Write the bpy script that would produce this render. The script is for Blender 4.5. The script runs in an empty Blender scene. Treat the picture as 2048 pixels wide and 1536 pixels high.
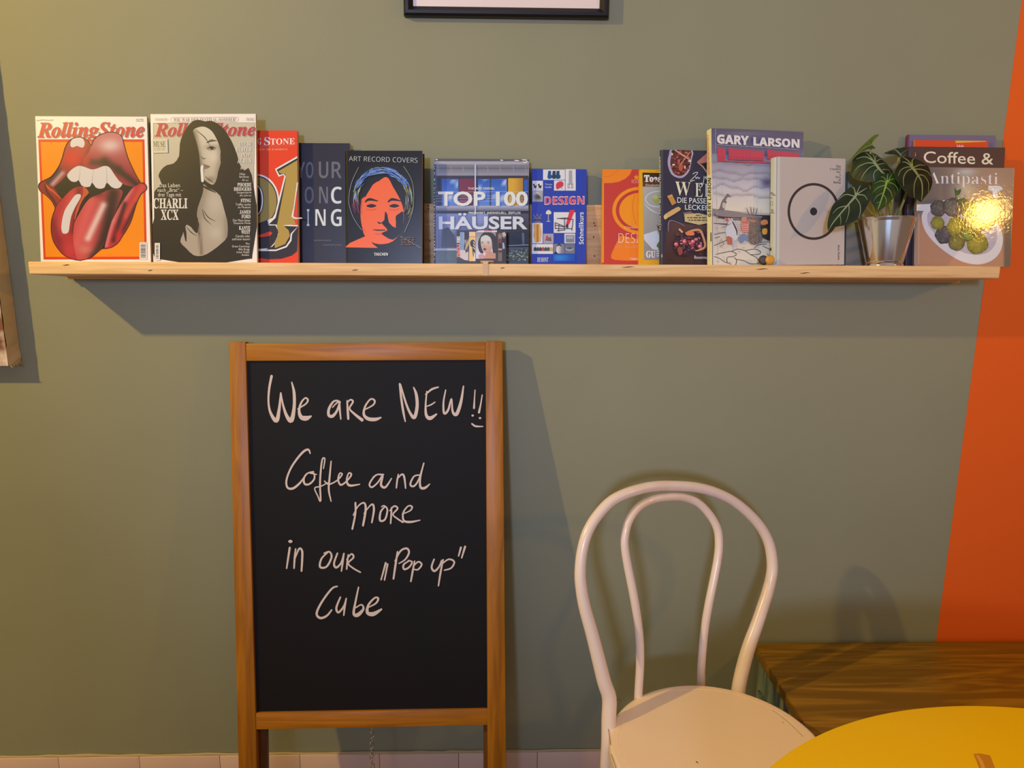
import bpy, bmesh, math, random
from mathutils import Vector, Matrix
from mathutils.geometry import tessellate_polygon, delaunay_2d_cdt

SC = bpy.context.scene
COL = SC.collection

# ------------------------------------------------------------------ camera
W_IMG, H_IMG, F_PX = 2048, 1536, 1500.0
TH, YAW, ROLL, DIST, CAM_Z = 0.20588674, 0.02560371, 0.00614056, 1.70254609, 1.42


def camera_axes():
    cy, sy = math.cos(YAW), math.sin(YAW)
    fwd0, right0, up0 = Vector((sy, cy, 0)), Vector((cy, -sy, 0)), Vector((0, 0, 1))
    fwd = fwd0 * math.cos(TH) - up0 * math.sin(TH)
    up = up0 * math.cos(TH) + fwd0 * math.sin(TH)
    r = right0 * math.cos(ROLL) + up * math.sin(ROLL)
    u = up * math.cos(ROLL) - right0 * math.sin(ROLL)
    return r, u, fwd


CR, CU, CF = camera_axes()
CP = Vector((0, -DIST, CAM_Z))
cam_data = bpy.data.cameras.new('camera')
cam_data.sensor_width = 36
cam_data.lens = F_PX / W_IMG * 36
cam_data.clip_start = 0.02
cam = bpy.data.objects.new('camera', cam_data)
COL.objects.link(cam)
cam.matrix_world = Matrix(((CR.x, CU.x, -CF.x, CP.x), (CR.y, CU.y, -CF.y, CP.y), (CR.z, CU.z, -CF.z, CP.z), (0, 0, 0, 1)))
SC.camera = cam

# ------------------------------------------------------------------ colour management, world, lights
SC.view_settings.view_transform = 'Standard'
SC.view_settings.look = 'None'
SC.view_settings.gamma = 1.0
SC.view_settings.use_curve_mapping = False
SC.view_settings.exposure = 0.0

world = bpy.data.worlds.new('room_light')
SC.world = world
world.use_nodes = True
wbg = world.node_tree.nodes['Background']
wbg.inputs[1].default_value = 0.68
# the rest of the room, seen only as dim light: bands by direction made up for the pot's reflections
_wn, _wl = world.node_tree.nodes, world.node_tree.links
_tc = _wn.new('ShaderNodeTexCoord')
_sx = _wn.new('ShaderNodeSeparateXYZ')
_mr = _wn.new('ShaderNodeMapRange')
_mr.inputs[1].default_value, _mr.inputs[2].default_value = -1.0, 1.0
_cr = _wn.new('ShaderNodeValToRGB')
_wl.new(_tc.outputs['Generated'], _sx.inputs[0])
_wl.new(_sx.outputs[0], _mr.inputs[0])
_wl.new(_mr.outputs[0], _cr.inputs[0])
_wl.new(_cr.outputs[0], wbg.inputs[0])
_st = [(0.0, (0.78, 0.64, 0.42)), (0.055, (0.74, 0.60, 0.42)), (0.085, (0.36, 0.30, 0.24)), (0.20, (0.34, 0.31, 0.29)), (0.40, (0.40, 0.38, 0.38)),
       (0.50, (0.56, 0.48, 0.47)), (0.70, (0.54, 0.45, 0.43)), (0.80, (0.26, 0.17, 0.13)), (1.0, (0.28, 0.18, 0.12))]
while len(_cr.color_ramp.elements) < len(_st):
    _cr.color_ramp.elements.new(0.5)
for _e, (_p, _c) in zip(_cr.color_ramp.elements, _st):
    _e.position, _e.color = _p, (*_c, 1)


def lamp(name, kind, loc, energy, color, size=0.1, target=None):
    d = bpy.data.lights.new(name, kind)
    d.energy, d.color = energy, color
    if kind == 'AREA':
        d.shape, d.size = 'DISK', size
    else:
        d.shadow_soft_size = size
    o = bpy.data.objects.new(name, d)
    COL.objects.link(o)
    o.location = loc
    if target:
        o.rotation_euler = (Vector(target) - Vector(loc)).to_track_quat('-Z', 'Y').to_euler()
    return o


WARM_LAMP = lamp('warm_ceiling_lamp', 'POINT', (-2.2, -1.45, 2.6), 182, (1.0, 0.67, 0.165), 0.03)
DAY_WINDOW = lamp('daylight_through_door', 'SPOT', (-1.0, -5.6, 2.25), 580, (0.48, 0.57, 0.90), 0.22, (0.25, 0, 1.62))
DAY_WINDOW.data.spot_size = math.radians(36)
DAY_WINDOW.data.spot_blend = 1.0
SHOP_FRONT = lamp('shop_front_glass', 'AREA', (-1.15, -5.9, 1.45), 14, (0.40, 0.60, 1.0), 1.0, (-1.15, 0, 1.45))
SHOP_FRONT.data.shape, SHOP_FRONT.data.size, SHOP_FRONT.data.size_y = 'RECTANGLE', 2.2, 2.3
WARM_PENDANT = lamp('warm_pendant_lamp', 'POINT', (2.2, -1.70, 1.96), 28, (1.0, 0.49, 0.07), 0.05)
OVERHEAD = lamp('added_overhead_fill', 'SPOT', (0.75, -0.95, 2.7), 26, (1.0, 0.64, 0.26), 0.08, (0.75, -0.951, 0))  # added fill from above, brightens seat, bench and table top
OVERHEAD.data.spot_size = math.radians(56)
OVERHEAD.data.spot_blend = 0.9


# ------------------------------------------------------------------ helpers
def s2l(v):
    v /= 255.0
    return v / 12.92 if v <= 0.04045 else ((v + 0.055) / 1.055) ** 2.4


def lin(c):
    return tuple(s2l(x) for x in c)


def ray(px, py):
    return CF + CR * ((px - W_IMG / 2) / F_PX) - CU * ((py - H_IMG / 2) / F_PX)


def hit(px, py, p0, n):
    d = ray(px, py)
    return CP + d * ((Vector(p0) - CP).dot(n) / d.dot(n))


def at_y(px, py, y):
    return hit(px, py, (0, y, 0), Vector((0, 1, 0)))


def at_z(px, py, z):
    return hit(px, py, (0, 0, z), Vector((0, 0, 1)))


def project(p):
    v = Vector(p) - CP
    w = v.dot(CF)
    return (W_IMG / 2 + F_PX * v.dot(CR) / w, H_IMG / 2 - F_PX * v.dot(CU) / w)


def mat(name, color=(0.8, 0.8, 0.8), rough=0.5, metal=0.0, spec=0.5, coat=0.0):
    m = bpy.data.materials.new(name)
    m.use_nodes = True
    b = m.node_tree.nodes['Principled BSDF']
    b.inputs['Base Color'].default_value = (*color, 1)
    b.inputs['Roughness'].default_value = rough
    b.inputs['Metallic'].default_value = metal
    b.inputs['Specular IOR Level'].default_value = spec
    b.inputs['Coat Weight'].default_value = coat
    b.inputs['Coat Roughness'].default_value = 0.1
    return m


def nodes_of(m):
    return m.node_tree.nodes, m.node_tree.links, m.node_tree.nodes['Principled BSDF']


def add_noise_bump(m, scale=200, strength=0.1, dist=0.001, detail=3):
    n, l, b = nodes_of(m)
    tc = n.new('ShaderNodeTexCoord')
    no = n.new('ShaderNodeTexNoise')
    no.inputs['Scale'].default_value = scale
    no.inputs['Detail'].default_value = detail
    bu = n.new('ShaderNodeBump')
    bu.inputs['Strength'].default_value = strength
    bu.inputs['Distance'].default_value = dist
    l.new(tc.outputs['Object'], no.inputs['Vector'])
    l.new(no.outputs['Fac'], bu.inputs['Height'])
    l.new(bu.outputs['Normal'], b.inputs['Normal'])
    return m


def wood(name, c_dark, c_light, stretch, scale=6.0, rough=0.5, knots=0.0, contrast=(0.35, 0.65), distortion=1.2, spec=0.4):
    """Streaky grain: noise stretched along the long axis of the piece."""
    m = mat(name, c_light, rough, spec=spec)
    n, l, b = nodes_of(m)
    tc = n.new('ShaderNodeTexCoord')
    mp = n.new('ShaderNodeMapping')
    mp.inputs['Scale'].default_value = stretch
    l.new(tc.outputs['Object'], mp.inputs['Vector'])
    no = n.new('ShaderNodeTexNoise')
    no.inputs['Scale'].default_value = scale
    no.inputs['Detail'].default_value = 6
    no.inputs['Distortion'].default_value = distortion
    l.new(mp.outputs[0], no.inputs['Vector'])
    cr = n.new('ShaderNodeValToRGB')
    cr.color_ramp.elements[0].position = contrast[0]
    cr.color_ramp.elements[1].position = contrast[1]
    cr.color_ramp.elements[0].color = (*c_dark, 1)
    cr.color_ramp.elements[1].color = (*c_light, 1)
    l.new(no.outputs['Fac'], cr.inputs[0])
    out = cr.outputs[0]
    if knots:
        vo = n.new('ShaderNodeTexVoronoi')
        vo.inputs['Scale'].default_value = knots
        mp2 = n.new('ShaderNodeMapping')
        mp2.inputs['Scale'].default_value = tuple(max(0.35, s / max(stretch)) for s in stretch)
        l.new(tc.outputs['Object'], mp2.inputs['Vector'])
        l.new(mp2.outputs[0], vo.inputs['Vector'])
        r2 = n.new('ShaderNodeValToRGB')
        r2.color_ramp.elements[0].position = 0.02
        r2.color_ramp.elements[1].position = 0.09
        r2.color_ramp.elements[0].color = (1, 1, 1, 1)
        r2.color_ramp.elements[1].color = (0, 0, 0, 1)
        l.new(vo.outputs['Distance'], r2.inputs[0])
        mx = n.new('ShaderNodeMixRGB')
        l.new(r2.outputs[0], mx.inputs[0])
        l.new(out, mx.inputs[1])
        mx.inputs[2].default_value = tuple(x * 0.35 for x in c_dark) + (1,)
        out = mx.outputs[0]
    l.new(out, b.inputs['Base Color'])
    bu = n.new('ShaderNodeBump')
    bu.inputs['Strength'].default_value = 0.15
    bu.inputs['Distance'].default_value = 0.001
    l.new(no.outputs['Fac'], bu.inputs['Height'])
    l.new(bu.outputs['Normal'], b.inputs['Normal'])
    return m


def print_mat(name, rough=0.35, spec=0.5, crinkle=0.0):
    """Printed cover: the ink colours come from the mesh's colour attribute."""
    m = mat(name, rough=rough, spec=spec)
    n, l, b = nodes_of(m)
    a = n.new('ShaderNodeVertexColor')
    a.layer_name = 'ink'
    l.new(a.outputs[0], b.inputs['Base Color'])
    if crinkle:
        tc = n.new('ShaderNodeTexCoord')
        no = n.new('ShaderNodeTexNoise')
        no.inputs['Scale'].default_value = 130
        no.inputs['Detail'].default_value = 2
        no.inputs['Distortion'].default_value = 0.8
        bu = n.new('ShaderNodeBump')
        bu.inputs['Strength'].default_value = crinkle
        bu.inputs['Distance'].default_value = 0.002
        l.new(tc.outputs['Object'], no.inputs['Vector'])
        l.new(no.outputs['Fac'], bu.inputs['Height'])
        l.new(bu.outputs['Normal'], b.inputs['Normal'])
    return m


class MB:
    """Collects vertices, faces and ink colours of ONE mesh."""

    def __init__(s):
        s.v, s.f, s.c, s.sm = [], [], [], []

    def face(s, pts, col=(1, 1, 1)):
        i = len(s.v)
        s.v += [tuple(p) for p in pts]
        s.c += [col] * len(pts)
        s.f.append(tuple(range(i, i + len(pts))))

    def add(s, vs, fs, cols):
        i = len(s.v)
        s.v += [tuple(p) for p in vs]
        s.c += cols if isinstance(cols, list) else [cols] * len(vs)
        s.f += [tuple(i + k for k in f) for f in fs]

    def bm(s, b, col=(1, 1, 1)):
        b.verts.index_update()
        s.add([v.co for v in b.verts], [[v.index for v in f.verts] for f in b.faces], col)
        b.free()

    def box(s, x0, x1, y0, y1, z0, z1, col=(1, 1, 1), bevel=0.0, seg=2, M=None):
        b = bmesh.new()
        bmesh.ops.create_cube(b, size=1)
        for v in b.verts:
            v.co = Vector(((x0 + x1) / 2 + v.co.x * (x1 - x0), (y0 + y1) / 2 + v.co.y * (y1 - y0), (z0 + z1) / 2 + v.co.z * (z1 - z0)))
        if bevel:
            bmesh.ops.bevel(b, geom=b.edges[:] + b.verts[:], offset=bevel, segments=seg, affect='EDGES', profile=0.5)
        if M is not None:
            b.transform(M)
        s.bm(b, col)

    def tube(s, pts, rad, n=12, closed=False, col=(1, 1, 1), caps=True, flat=1.0):
        pts = [Vector(p) for p in pts]
        m = len(pts)
        rads = rad if isinstance(rad, list) else [rad] * m
        tang = []
        for i in range(m):
            a = pts[(i - 1) % m] if (closed or i > 0) else pts[i]
            b = pts[(i + 1) % m] if (closed or i < m - 1) else pts[i]
            tang.append((b - a).normalized())
        ref = Vector((0, 0, 1)) if abs(tang[0].z) < 0.9 else Vector((0, 1, 0))
        nrm = (ref - tang[0] * ref.dot(tang[0])).normalized()
        vs = []
        for i in range(m):
            nrm = (nrm - tang[i] * nrm.dot(tang[i])).normalized()
            bn = tang[i].cross(nrm)
            for k in range(n):
                a = 2 * math.pi * k / n
                vs.append(pts[i] + (nrm * math.cos(a) + bn * math.sin(a) * flat) * rads[i])
        fs = []
        for i in range(m if closed else m - 1):
            j = (i + 1) % m
            for k in range(n):
                k2 = (k + 1) % n
                fs.append((i * n + k, i * n + k2, j * n + k2, j * n + k))
        if caps and not closed:
            fs.append(tuple(range(n - 1, -1, -1)))
            fs.append(tuple((m - 1) * n + k for k in range(n)))
        s.add(vs, fs, col)

    def lathe(s, prof, n=48, center=(0, 0, 0), col=(1, 1, 1), close=False):
        vs, fs = [], []
        m = len(prof)
        for k in range(n):
            a = 2 * math.pi * k / n
            for r, z in prof:
                vs.append((center[0] + r * math.cos(a), center[1] + r * math.sin(a), center[2] + z))
        for k in range(n):
            k2 = (k + 1) % n
            for i in range(m if close else m - 1):
                j = (i + 1) % m
                fs.append((k * m + i, k2 * m + i, k2 * m + j, k * m + j))
        s.add(vs, fs, col)

    def build(s, name, material, parent=None, smooth=False, angle=None):
        me = bpy.data.meshes.new(name)
        me.from_pydata(s.v, [], s.f)
        at = me.color_attributes.new('ink', 'FLOAT_COLOR', 'POINT')
        flat = []
        for c in s.c:
            flat += [c[0], c[1], c[2], 1.0]
        at.data.foreach_set('color', flat)
        me.materials.append(material)
        if smooth:
            b = bmesh.new()
            b.from_mesh(me)
            bmesh.ops.remove_doubles(b, verts=b.verts, dist=1e-6)
            bmesh.ops.recalc_face_normals(b, faces=b.faces)
            b.to_mesh(me)
            b.free()
            for p in me.polygons:
                p.use_smooth = True
            me.set_sharp_from_angle(angle=math.radians(angle or 40))
        me.update()
        o = bpy.data.objects.new(name, me)
        COL.objects.link(o)
        if parent is not None:
            o.parent = parent
        return o


def tag(o, label=None, cat=None, group=None, kind=None):
    for k, v in (('label', label), ('category', cat), ('group', group), ('kind', kind)):
        if v:
            o[k] = v
    return o


def thing(name, M, label, cat, group=None):
    o = bpy.data.objects.new(name, None)
    o.empty_display_size = 0.05
    COL.objects.link(o)
    o.matrix_world = M if isinstance(M, Matrix) else Matrix.Translation(M)
    return tag(o, label, cat, group)


def catmull(pts, n=6, closed=False):
    P = [Vector(p) for p in pts]
    m = len(P)
    out = []
    for i in range(m if closed else m - 1):
        p0 = P[(i - 1) % m] if (closed or i > 0) else P[i]
        p1, p2 = P[i], P[(i + 1) % m]
        p3 = P[(i + 2) % m] if (closed or i < m - 2) else p2
        for k in range(n):
            t = k / n
            out.append(0.5 * ((2 * p1) + (p2 - p0) * t + (2 * p0 - 5 * p1 + 4 * p2 - p3) * t * t + (3 * p1 - p0 - 3 * p2 + p3) * t ** 3))
    if not closed:
        out.append(P[-1])
    return out


def clip_convex(poly, quad):
    """Sutherland-Hodgman against a convex quad (screen-style y-down coordinates)."""
    area = sum(quad[i][0] * quad[(i + 1) % 4][1] - quad[(i + 1) % 4][0] * quad[i][1] for i in range(4))
    sg = 1 if area > 0 else -1
    out = [tuple(p) for p in poly]
    for i in range(4):
        a, b = quad[i], quad[(i + 1) % 4]

        def side(p):
            return sg * ((b[0] - a[0]) * (p[1] - a[1]) - (b[1] - a[1]) * (p[0] - a[0]))
        res = []
        for k in range(len(out)):
            p, q = out[k], out[(k + 1) % len(out)]
            dp, dq = side(p), side(q)
            if dp >= 0:
                res.append(p)
            if (dp >= 0) != (dq >= 0):
                t = dp / (dp - dq)
                res.append((p[0] + (q[0] - p[0]) * t, p[1] + (q[1] - p[1]) * t))
        out = res
        if len(out) < 3:
            return []
    ded = []
    for p in out:
        if not ded or abs(p[0] - ded[-1][0]) + abs(p[1] - ded[-1][1]) > 1e-4:
            ded.append(p)
    return ded


MATHALPHA = {'b': 0x1D400, 'i': 0x1D434, 'bi': 0x1D468, 'sc': 0x1D4D0, 'ss': 0x1D5A0, 'sb': 0x1D5D4, 'si': 0x1D608, 'sbi': 0x1D63C, 'm': 0x1D670}
MATHDIGIT = {'b': 0x1D7CE, 'bi': 0x1D7CE, 'ss': 0x1D7E2, 'sb': 0x1D7EC, 'sbi': 0x1D7EC, 'm': 0x1D7F6}


def styled(s, st):
    if st not in MATHALPHA:
        return s
    U = MATHALPHA[st]
    r = ''
    for ch in s:
        if 'A' <= ch <= 'Z':
            r += chr(U + ord(ch) - 65)
        elif ch == 'h' and st == 'i':
            r += '\u210e'
        elif 'a' <= ch <= 'z':
            r += chr(U + 26 + ord(ch) - 97)
        elif '0' <= ch <= '9' and st in MATHDIGIT:
            r += chr(MATHDIGIT[st] + ord(ch) - 48)
        else:
            r += ch
    return r


_TXT = {}


def text_mesh(s, st, off):
    key = (s, st, off)
    if key not in _TXT:
        cu = bpy.data.curves.new('lettering', 'FONT')
        cu.body = styled(s, st)
        cu.size = 1
        cu.resolution_u = 3
        cu.offset = off
        ob = bpy.data.objects.new('lettering', cu)
        me = bpy.data.meshes.new_from_object(ob)
        vs = [(v.co.x, v.co.y) for v in me.vertices]
        fs = [tuple(p.vertices) for p in me.polygons]
        bpy.data.objects.remove(ob)
        bpy.data.curves.remove(cu)
        bpy.data.meshes.remove(me)
        x0, x1 = min(v[0] for v in vs), max(v[0] for v in vs)
        y0, y1 = min(v[1] for v in vs), max(v[1] for v in vs)
        _TXT[key] = ([((x - x0) / (x1 - x0), (y - y0) / (y1 - y0)) for x, y in vs], fs)
    return _TXT[key]


class Art:
    """Ink on one flat face of a thing. Shapes are traced on a crop (ox, oy, scale) of the photograph and
    land on the face's own plane, so they stay put on the object. face: 'front' (local y=0) or 'spine' (local x=0)."""
    STEP = 2.5e-5

    def __init__(s, mb, M, w, h, crop, face='front', paper=(225, 201, 186), depth=0.02, gain=0.80):
        s.mb, s.M, s.Mi, s.crop, s.face = mb, M, M.inverted(), crop, face
        s.k = [gain / s2l(c) for c in paper]
        s.layer = 4e-5
        if face == 'front':
            s.n = (M.to_3x3() @ Vector((0, 1, 0))).normalized()
            cs = [(0, 0, 0), (w, 0, 0), (w, 0, h), (0, 0, h)]
        else:
            s.n = (M.to_3x3() @ Vector((1, 0, 0))).normalized()
            cs = [(0, 0, 0), (0, depth, 0), (0, depth, h), (0, 0, h)]
        s.p0 = M.translation
        s.quad = [s.to_crop(project(M @ Vector(c))) for c in cs]

    def to_crop(s, p):
        return ((p[0] - s.crop[0]) * s.crop[2], (p[1] - s.crop[1]) * s.crop[2])

    def col(s, c):
        return tuple(min(0.9, max(0.004, s2l(x) * k)) for x, k in zip(c, s.k))

    def pt(s, x, y):
        p = s.Mi @ hit(x / s.crop[2] + s.crop[0], y / s.crop[2] + s.crop[1], s.p0, s.n)
        if s.face == 'front':
            return (p.x, -s.layer, p.z)
        return (-s.layer, p.y, p.z)

    def up(s):
        s.layer += s.STEP

    def poly(s, pts, c, sm=0, clip=True):
        if sm:
            pts = [(p.x, p.y) for p in catmull([(a, b, 0) for a, b in pts], sm, True)]
        if clip:
            pts = clip_convex(pts, s.quad)
        if len(pts) < 3:
            return
        s.up()
        tri = tessellate_polygon([[Vector((a, b, 0)) for a, b in pts]])
        s.mb.add([s.pt(a, b) for a, b in pts], tri, s.col(c))

    def rect(s, x0, y0, x1, y1, c):
        s.poly([(x0, y0), (x1, y0), (x1, y1), (x0, y1)], c)

    def grad(s, pts, fn, step=20, sm=0):
        if sm:
            pts = [(p.x, p.y) for p in catmull([(a, b, 0) for a, b in pts], sm, True)]
        pts = clip_convex(pts, s.quad)
        if len(pts) < 3:
            return
        s.up()
        x0, x1 = min(p[0] for p in pts), max(p[0] for p in pts)
        y0, y1 = min(p[1] for p in pts), max(p[1] for p in pts)
        vs = [Vector(p) for p in pts]
        nb = len(vs)
        y = y0 + step / 2
        while y < y1:
            x = x0 + step / 2
            while x < x1:
                vs.append(Vector((x, y)))
                x += step
            y += step
        r = delaunay_2d_cdt(vs, [(i, (i + 1) % nb) for i in range(nb)], [], 1, 1e-4)
        s.mb.add([s.pt(v.x, v.y) for v in r[0]], [tuple(f) for f in r[2]], [s.col(fn(v.x, v.y)) for v in r[0]])

    def ell(s, cx, cy, rx, ry, c, n=28, clip=True):
        s.poly([(cx + rx * math.cos(2 * math.pi * i / n), cy + ry * math.sin(2 * math.pi * i / n)) for i in range(n)], c, 0, clip)

    def ring(s, cx, cy, rx, ry, t, c, n=48, a0=0, a1=360):
        pts = [(cx + rx * math.cos(math.radians(a0 + (a1 - a0) * i / n)), cy + ry * math.sin(math.radians(a0 + (a1 - a0) * i / n))) for i in range(n + 1)]
        s.line(pts, t, c, 0)

    def line(s, pts, w, c, sm=4, ends=False):
        if sm and len(pts) > 2:
            k = len(pts)
            ws = w if isinstance(w, list) else [w] * k
            q = catmull([(a, b, ww) for (a, b), ww in zip(pts, ws)], sm)
            pts, w = [(p.x, p.y) for p in q], [max(0.5, p.z) for p in q]
        k = len(pts)
        w = w if isinstance(w, list) else [w] * k
        s.up()
        vs = []
        for i in range(k):
            a, b = pts[max(0, i - 1)], pts[min(k - 1, i + 1)]
            dx, dy = b[0] - a[0], b[1] - a[1]
            d = math.hypot(dx, dy) or 1
            nx, ny = -dy / d * w[i] / 2, dx / d * w[i] / 2
            s.layer += 8e-7                    # a stroke that crosses itself lies on top of its own start
            vs += [s.pt(pts[i][0] + nx, pts[i][1] + ny), s.pt(pts[i][0] - nx, pts[i][1] - ny)]
        s.mb.add(vs, [(2 * i, 2 * i + 1, 2 * i + 3, 2 * i + 2) for i in range(k - 1)], s.col(c))
        if ends:
            for i in (0, k - 1):
                s.ell(pts[i][0], pts[i][1], w[i] / 2, w[i] / 2, c, 10, False)

    def text(s, t, x0, y0, x1, y1, c, st='ss', dy=0, off=0, turn=0, lean=0):
        """Glyph box x0,y0 (top) .. x1,y1 (bottom); dy: drop of the line over its length; turn: 1 reads upwards, -1 downwards."""
        vs, fs = text_mesh(t, st, off)
        s.up()
        out = []
        for a, b in vs:
            if turn == 0:
                x, y = x0 + (x1 - x0) * a + lean * b, y1 + (y0 - y1) * b + dy * a
            elif turn == 1:
                x, y = x1 + (x0 - x1) * b + dy * a, y1 + (y0 - y1) * a
            else:
                x, y = x0 + (x1 - x0) * b + dy * a, y0 + (y1 - y0) * a
            out.append(s.pt(x, y))
        s.mb.add(out, fs, s.col(c))

    def lines(s, x0, y0, x1, y1, n, c, t=0.45):
        """Rows of print too small to read."""
        h = (y1 - y0) / n
        rnd = random.Random(int(x0 + y0))
        for i in range(n):
            x = x0
            while x < x1 - 4:
                w = min(x1 - x, rnd.uniform(0.6, 1.8) * h * 1.6)
                s.rect(x, y0 + i * h, x + w, y0 + i * h + h * t, c)
                x += w + h * 0.45

    def barcode(s, x0, y0, x1, y1, flat=True):
        s.rect(x0, y0, x1, y1, (235, 215, 205))
        rnd = random.Random(3)
        y = y0 + 18
        while y < y1 - 18:
            t = rnd.choice((3, 4, 7))
            s.rect(x0 + 12, y, x1 - 14, y + t, (95, 85, 85))
            y += t + rnd.choice((3, 5, 6))


def blob(v, x, y, cx, cy, rx, ry, c, k=1.0):
    """Blend colour v towards c with a soft elliptical spot."""
    d = ((x - cx) / rx) ** 2 + ((y - cy) / ry) ** 2
    t = k * math.exp(-d * 1.5)
    return tuple(a + (b - a) * t for a, b in zip(v, c))


def seg_blob(v, x, y, a, b, r, c, k=1.0):
    dx, dy = b[0] - a[0], b[1] - a[1]
    t = max(0, min(1, ((x - a[0]) * dx + (y - a[1]) * dy) / (dx * dx + dy * dy)))
    d = math.hypot(x - a[0] - dx * t, y - a[1] - dy * t) / r
    t = k * math.exp(-d * d * 1.5)
    return tuple(p + (q - p) * t for p, q in zip(v, c))


def mixc(a, b, t):
    t = max(0, min(1, t))
    return tuple(p + (q - p) * t for p, q in zip(a, b))


# ------------------------------------------------------------------ the room shell
M_wall = mat('sage_green_wall_paint', lin((145, 148, 122)), 0.62, spec=0.35)
add_noise_bump(M_wall, 160, 0.12, 0.002, 4)
M_orange = mat('orange_wall_paint', lin((240, 104, 26)), 0.6, spec=0.35)
add_noise_bump(M_orange, 160, 0.12, 0.002, 4)


def wall_variation():
    n, l, b = nodes_of(M_wall)
    tc = n.new('ShaderNodeTexCoord')
    no = n.new('ShaderNodeTexNoise')
    no.inputs['Scale'].default_value = 2.2
    no.inputs['Detail'].default_value = 5
    l.new(tc.outputs['Object'], no.inputs['Vector'])
    cr = n.new('ShaderNodeValToRGB')
    a, c = lin((143, 146, 120)), lin((148, 151, 124))
    cr.color_ramp.elements[0].position, cr.color_ramp.elements[1].position = 0.35, 0.65
    cr.color_ramp.elements[0].color, cr.color_ramp.elements[1].color = (*a, 1), (*c, 1)
    l.new(no.outputs['Fac'], cr.inputs[0])
    l.new(cr.outputs[0], b.inputs['Base Color'])


wall_variation()
XO = 1.124                                     # where the orange paint begins
wall = MB()
wall.box(-3.2, 3.2, 0.0, 0.12, 0.0, 3.0)
wall_o = wall.build('wall_back', M_wall)
tag(wall_o, kind='structure')
ob = MB()
ob.box(XO, 3.2, -0.0006, 0.0, 0.0, 3.0)
oo = ob.build('trim_1', M_orange)
tag(oo, kind='structure')

M_floor = wood('floor_boards', lin((105, 70, 40)), lin((150, 105, 62)), (0.6, 8, 8), 4, 0.45)
fl = MB()
fl.box(-3.2, 3.2, -6.5, 0.12, -0.1, 0.0)
tag(fl.build('floor', M_floor), kind='structure')

M_tile = mat('pinkish_base_tile', lin((226, 198, 182)), 0.28, spec=0.5)
M_seal = mat('base_sealant', lin((190, 170, 130)), 0.6)
bb = MB()
tx = -3.19
joints = [at_y(x, 1522, -0.008).x for x in (117, 278, 440, 600)]
step = (joints[-1] - joints[0]) / 3
x = joints[0] - 10 * step
while x < 3.0:
    bb.box(x + 0.0005, x + step - 0.0005, -0.009, 0.0, 0.0, 0.0965, bevel=0.0012)
    x += step
bo = bb.build('baseboard_back', M_tile, smooth=True, angle=35)
tag(bo, kind='structure')
sl = MB()
rnd = random.Random(5)
x = -2.2
pts = []
while x < 2.3:
    pts.append((x, -0.0035, 0.0985 + rnd.uniform(-0.0012, 0.0016)))
    x += rnd.uniform(0.02, 0.06)
sl.tube(pts, [0.0032 + rnd.uniform(-0.001, 0.0012) for _ in pts], 8)
so = sl.build('sealant_line', M_seal, bo, smooth=True)

# ------------------------------------------------------------------ the ledge shelf
TILT = math.radians(5.7)
ZF = 1.347                                     # top of the front edge


def shelf_z(y):
    return ZF - math.tan(TILT) * (y + 0.15)


M_pine = wood('pale_pine', lin((226, 184, 122)), lin((248, 213, 154)), (1.0, 16, 22), 5, 0.5, contrast=(0.3, 0.62))
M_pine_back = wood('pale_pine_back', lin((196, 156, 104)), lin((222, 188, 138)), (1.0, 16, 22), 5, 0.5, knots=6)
shelf = thing('ledge_shelf', (0, 0, 1.3), 'long pale pine ledge on the green wall carrying the books and the plant', 'shelf')
sh = MB()
xl, xr = -0.938, 1.0565
R = Matrix.Rotation(0, 4, 'X')
b = bmesh.new()
bmesh.ops.create_cube(b, size=1)
for v in b.verts:
    xx = (xl + xr) / 2 + v.co.x * (xr - xl)
    yy = -0.15 if v.co.y < 0 else -0.0225
    v.co = Vector((xx, yy, shelf_z(yy) - (0.0255 if v.co.z < 0 else 0)))
bmesh.ops.bevel(b, geom=b.edges[:], offset=0.0028, segments=3, affect='EDGES', profile=0.5)
b.transform(Matrix.Translation((0, 0, -1.3)))
sh.bm(b)
base = sh.build('shelf_board', M_pine, shelf, smooth=True, angle=35)
bp = MB()
bp.box(xl + 0.002, xr - 0.002, -0.0225, -0.0005, shelf_z(0) - 0.029 - 1.3, 1.4695 - 1.3, bevel=0.0018)
bp.build('back_board', M_pine_back, shelf, smooth=True, angle=35)
# dark grain pockets in the front edge: second material of the board itself
M_knot = mat('resin_pocket', lin((92, 62, 38)), 0.7)
kb = MB()
for i, (px, py, ln) in enumerate(((132, 530, 15), (1524, 538, 26), (1610, 546, 22), (1005, 536, 10), (710, 540, 14), (300, 541, 10), (1256, 534, 27))):
    p = at_y(px, py, -0.1505)
    w = ln / 1000 / 2
    kb.tube([(p.x + w * t, -0.1500, p.z - 1.3 + 0.0006 * math.sin(3 * t)) for t in (-1, -0.5, 0, 0.5, 1)], [0.0002, 0.0007, 0.001, 0.0007, 0.0002], 6)


def add_marks(o, mb, m):
    me = bpy.data.meshes.new('marks')
    me.from_pydata(mb.v, [], mb.f)
    for p in me.polygons:
        p.material_index = 1
    b = bmesh.new()
    b.from_mesh(o.data)
    b.from_mesh(me)
    b.to_mesh(o.data)
    b.free()
    o.data.materials.append(m)
    bpy.data.meshes.remove(me)


add_marks(base, kb, M_knot)
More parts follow.
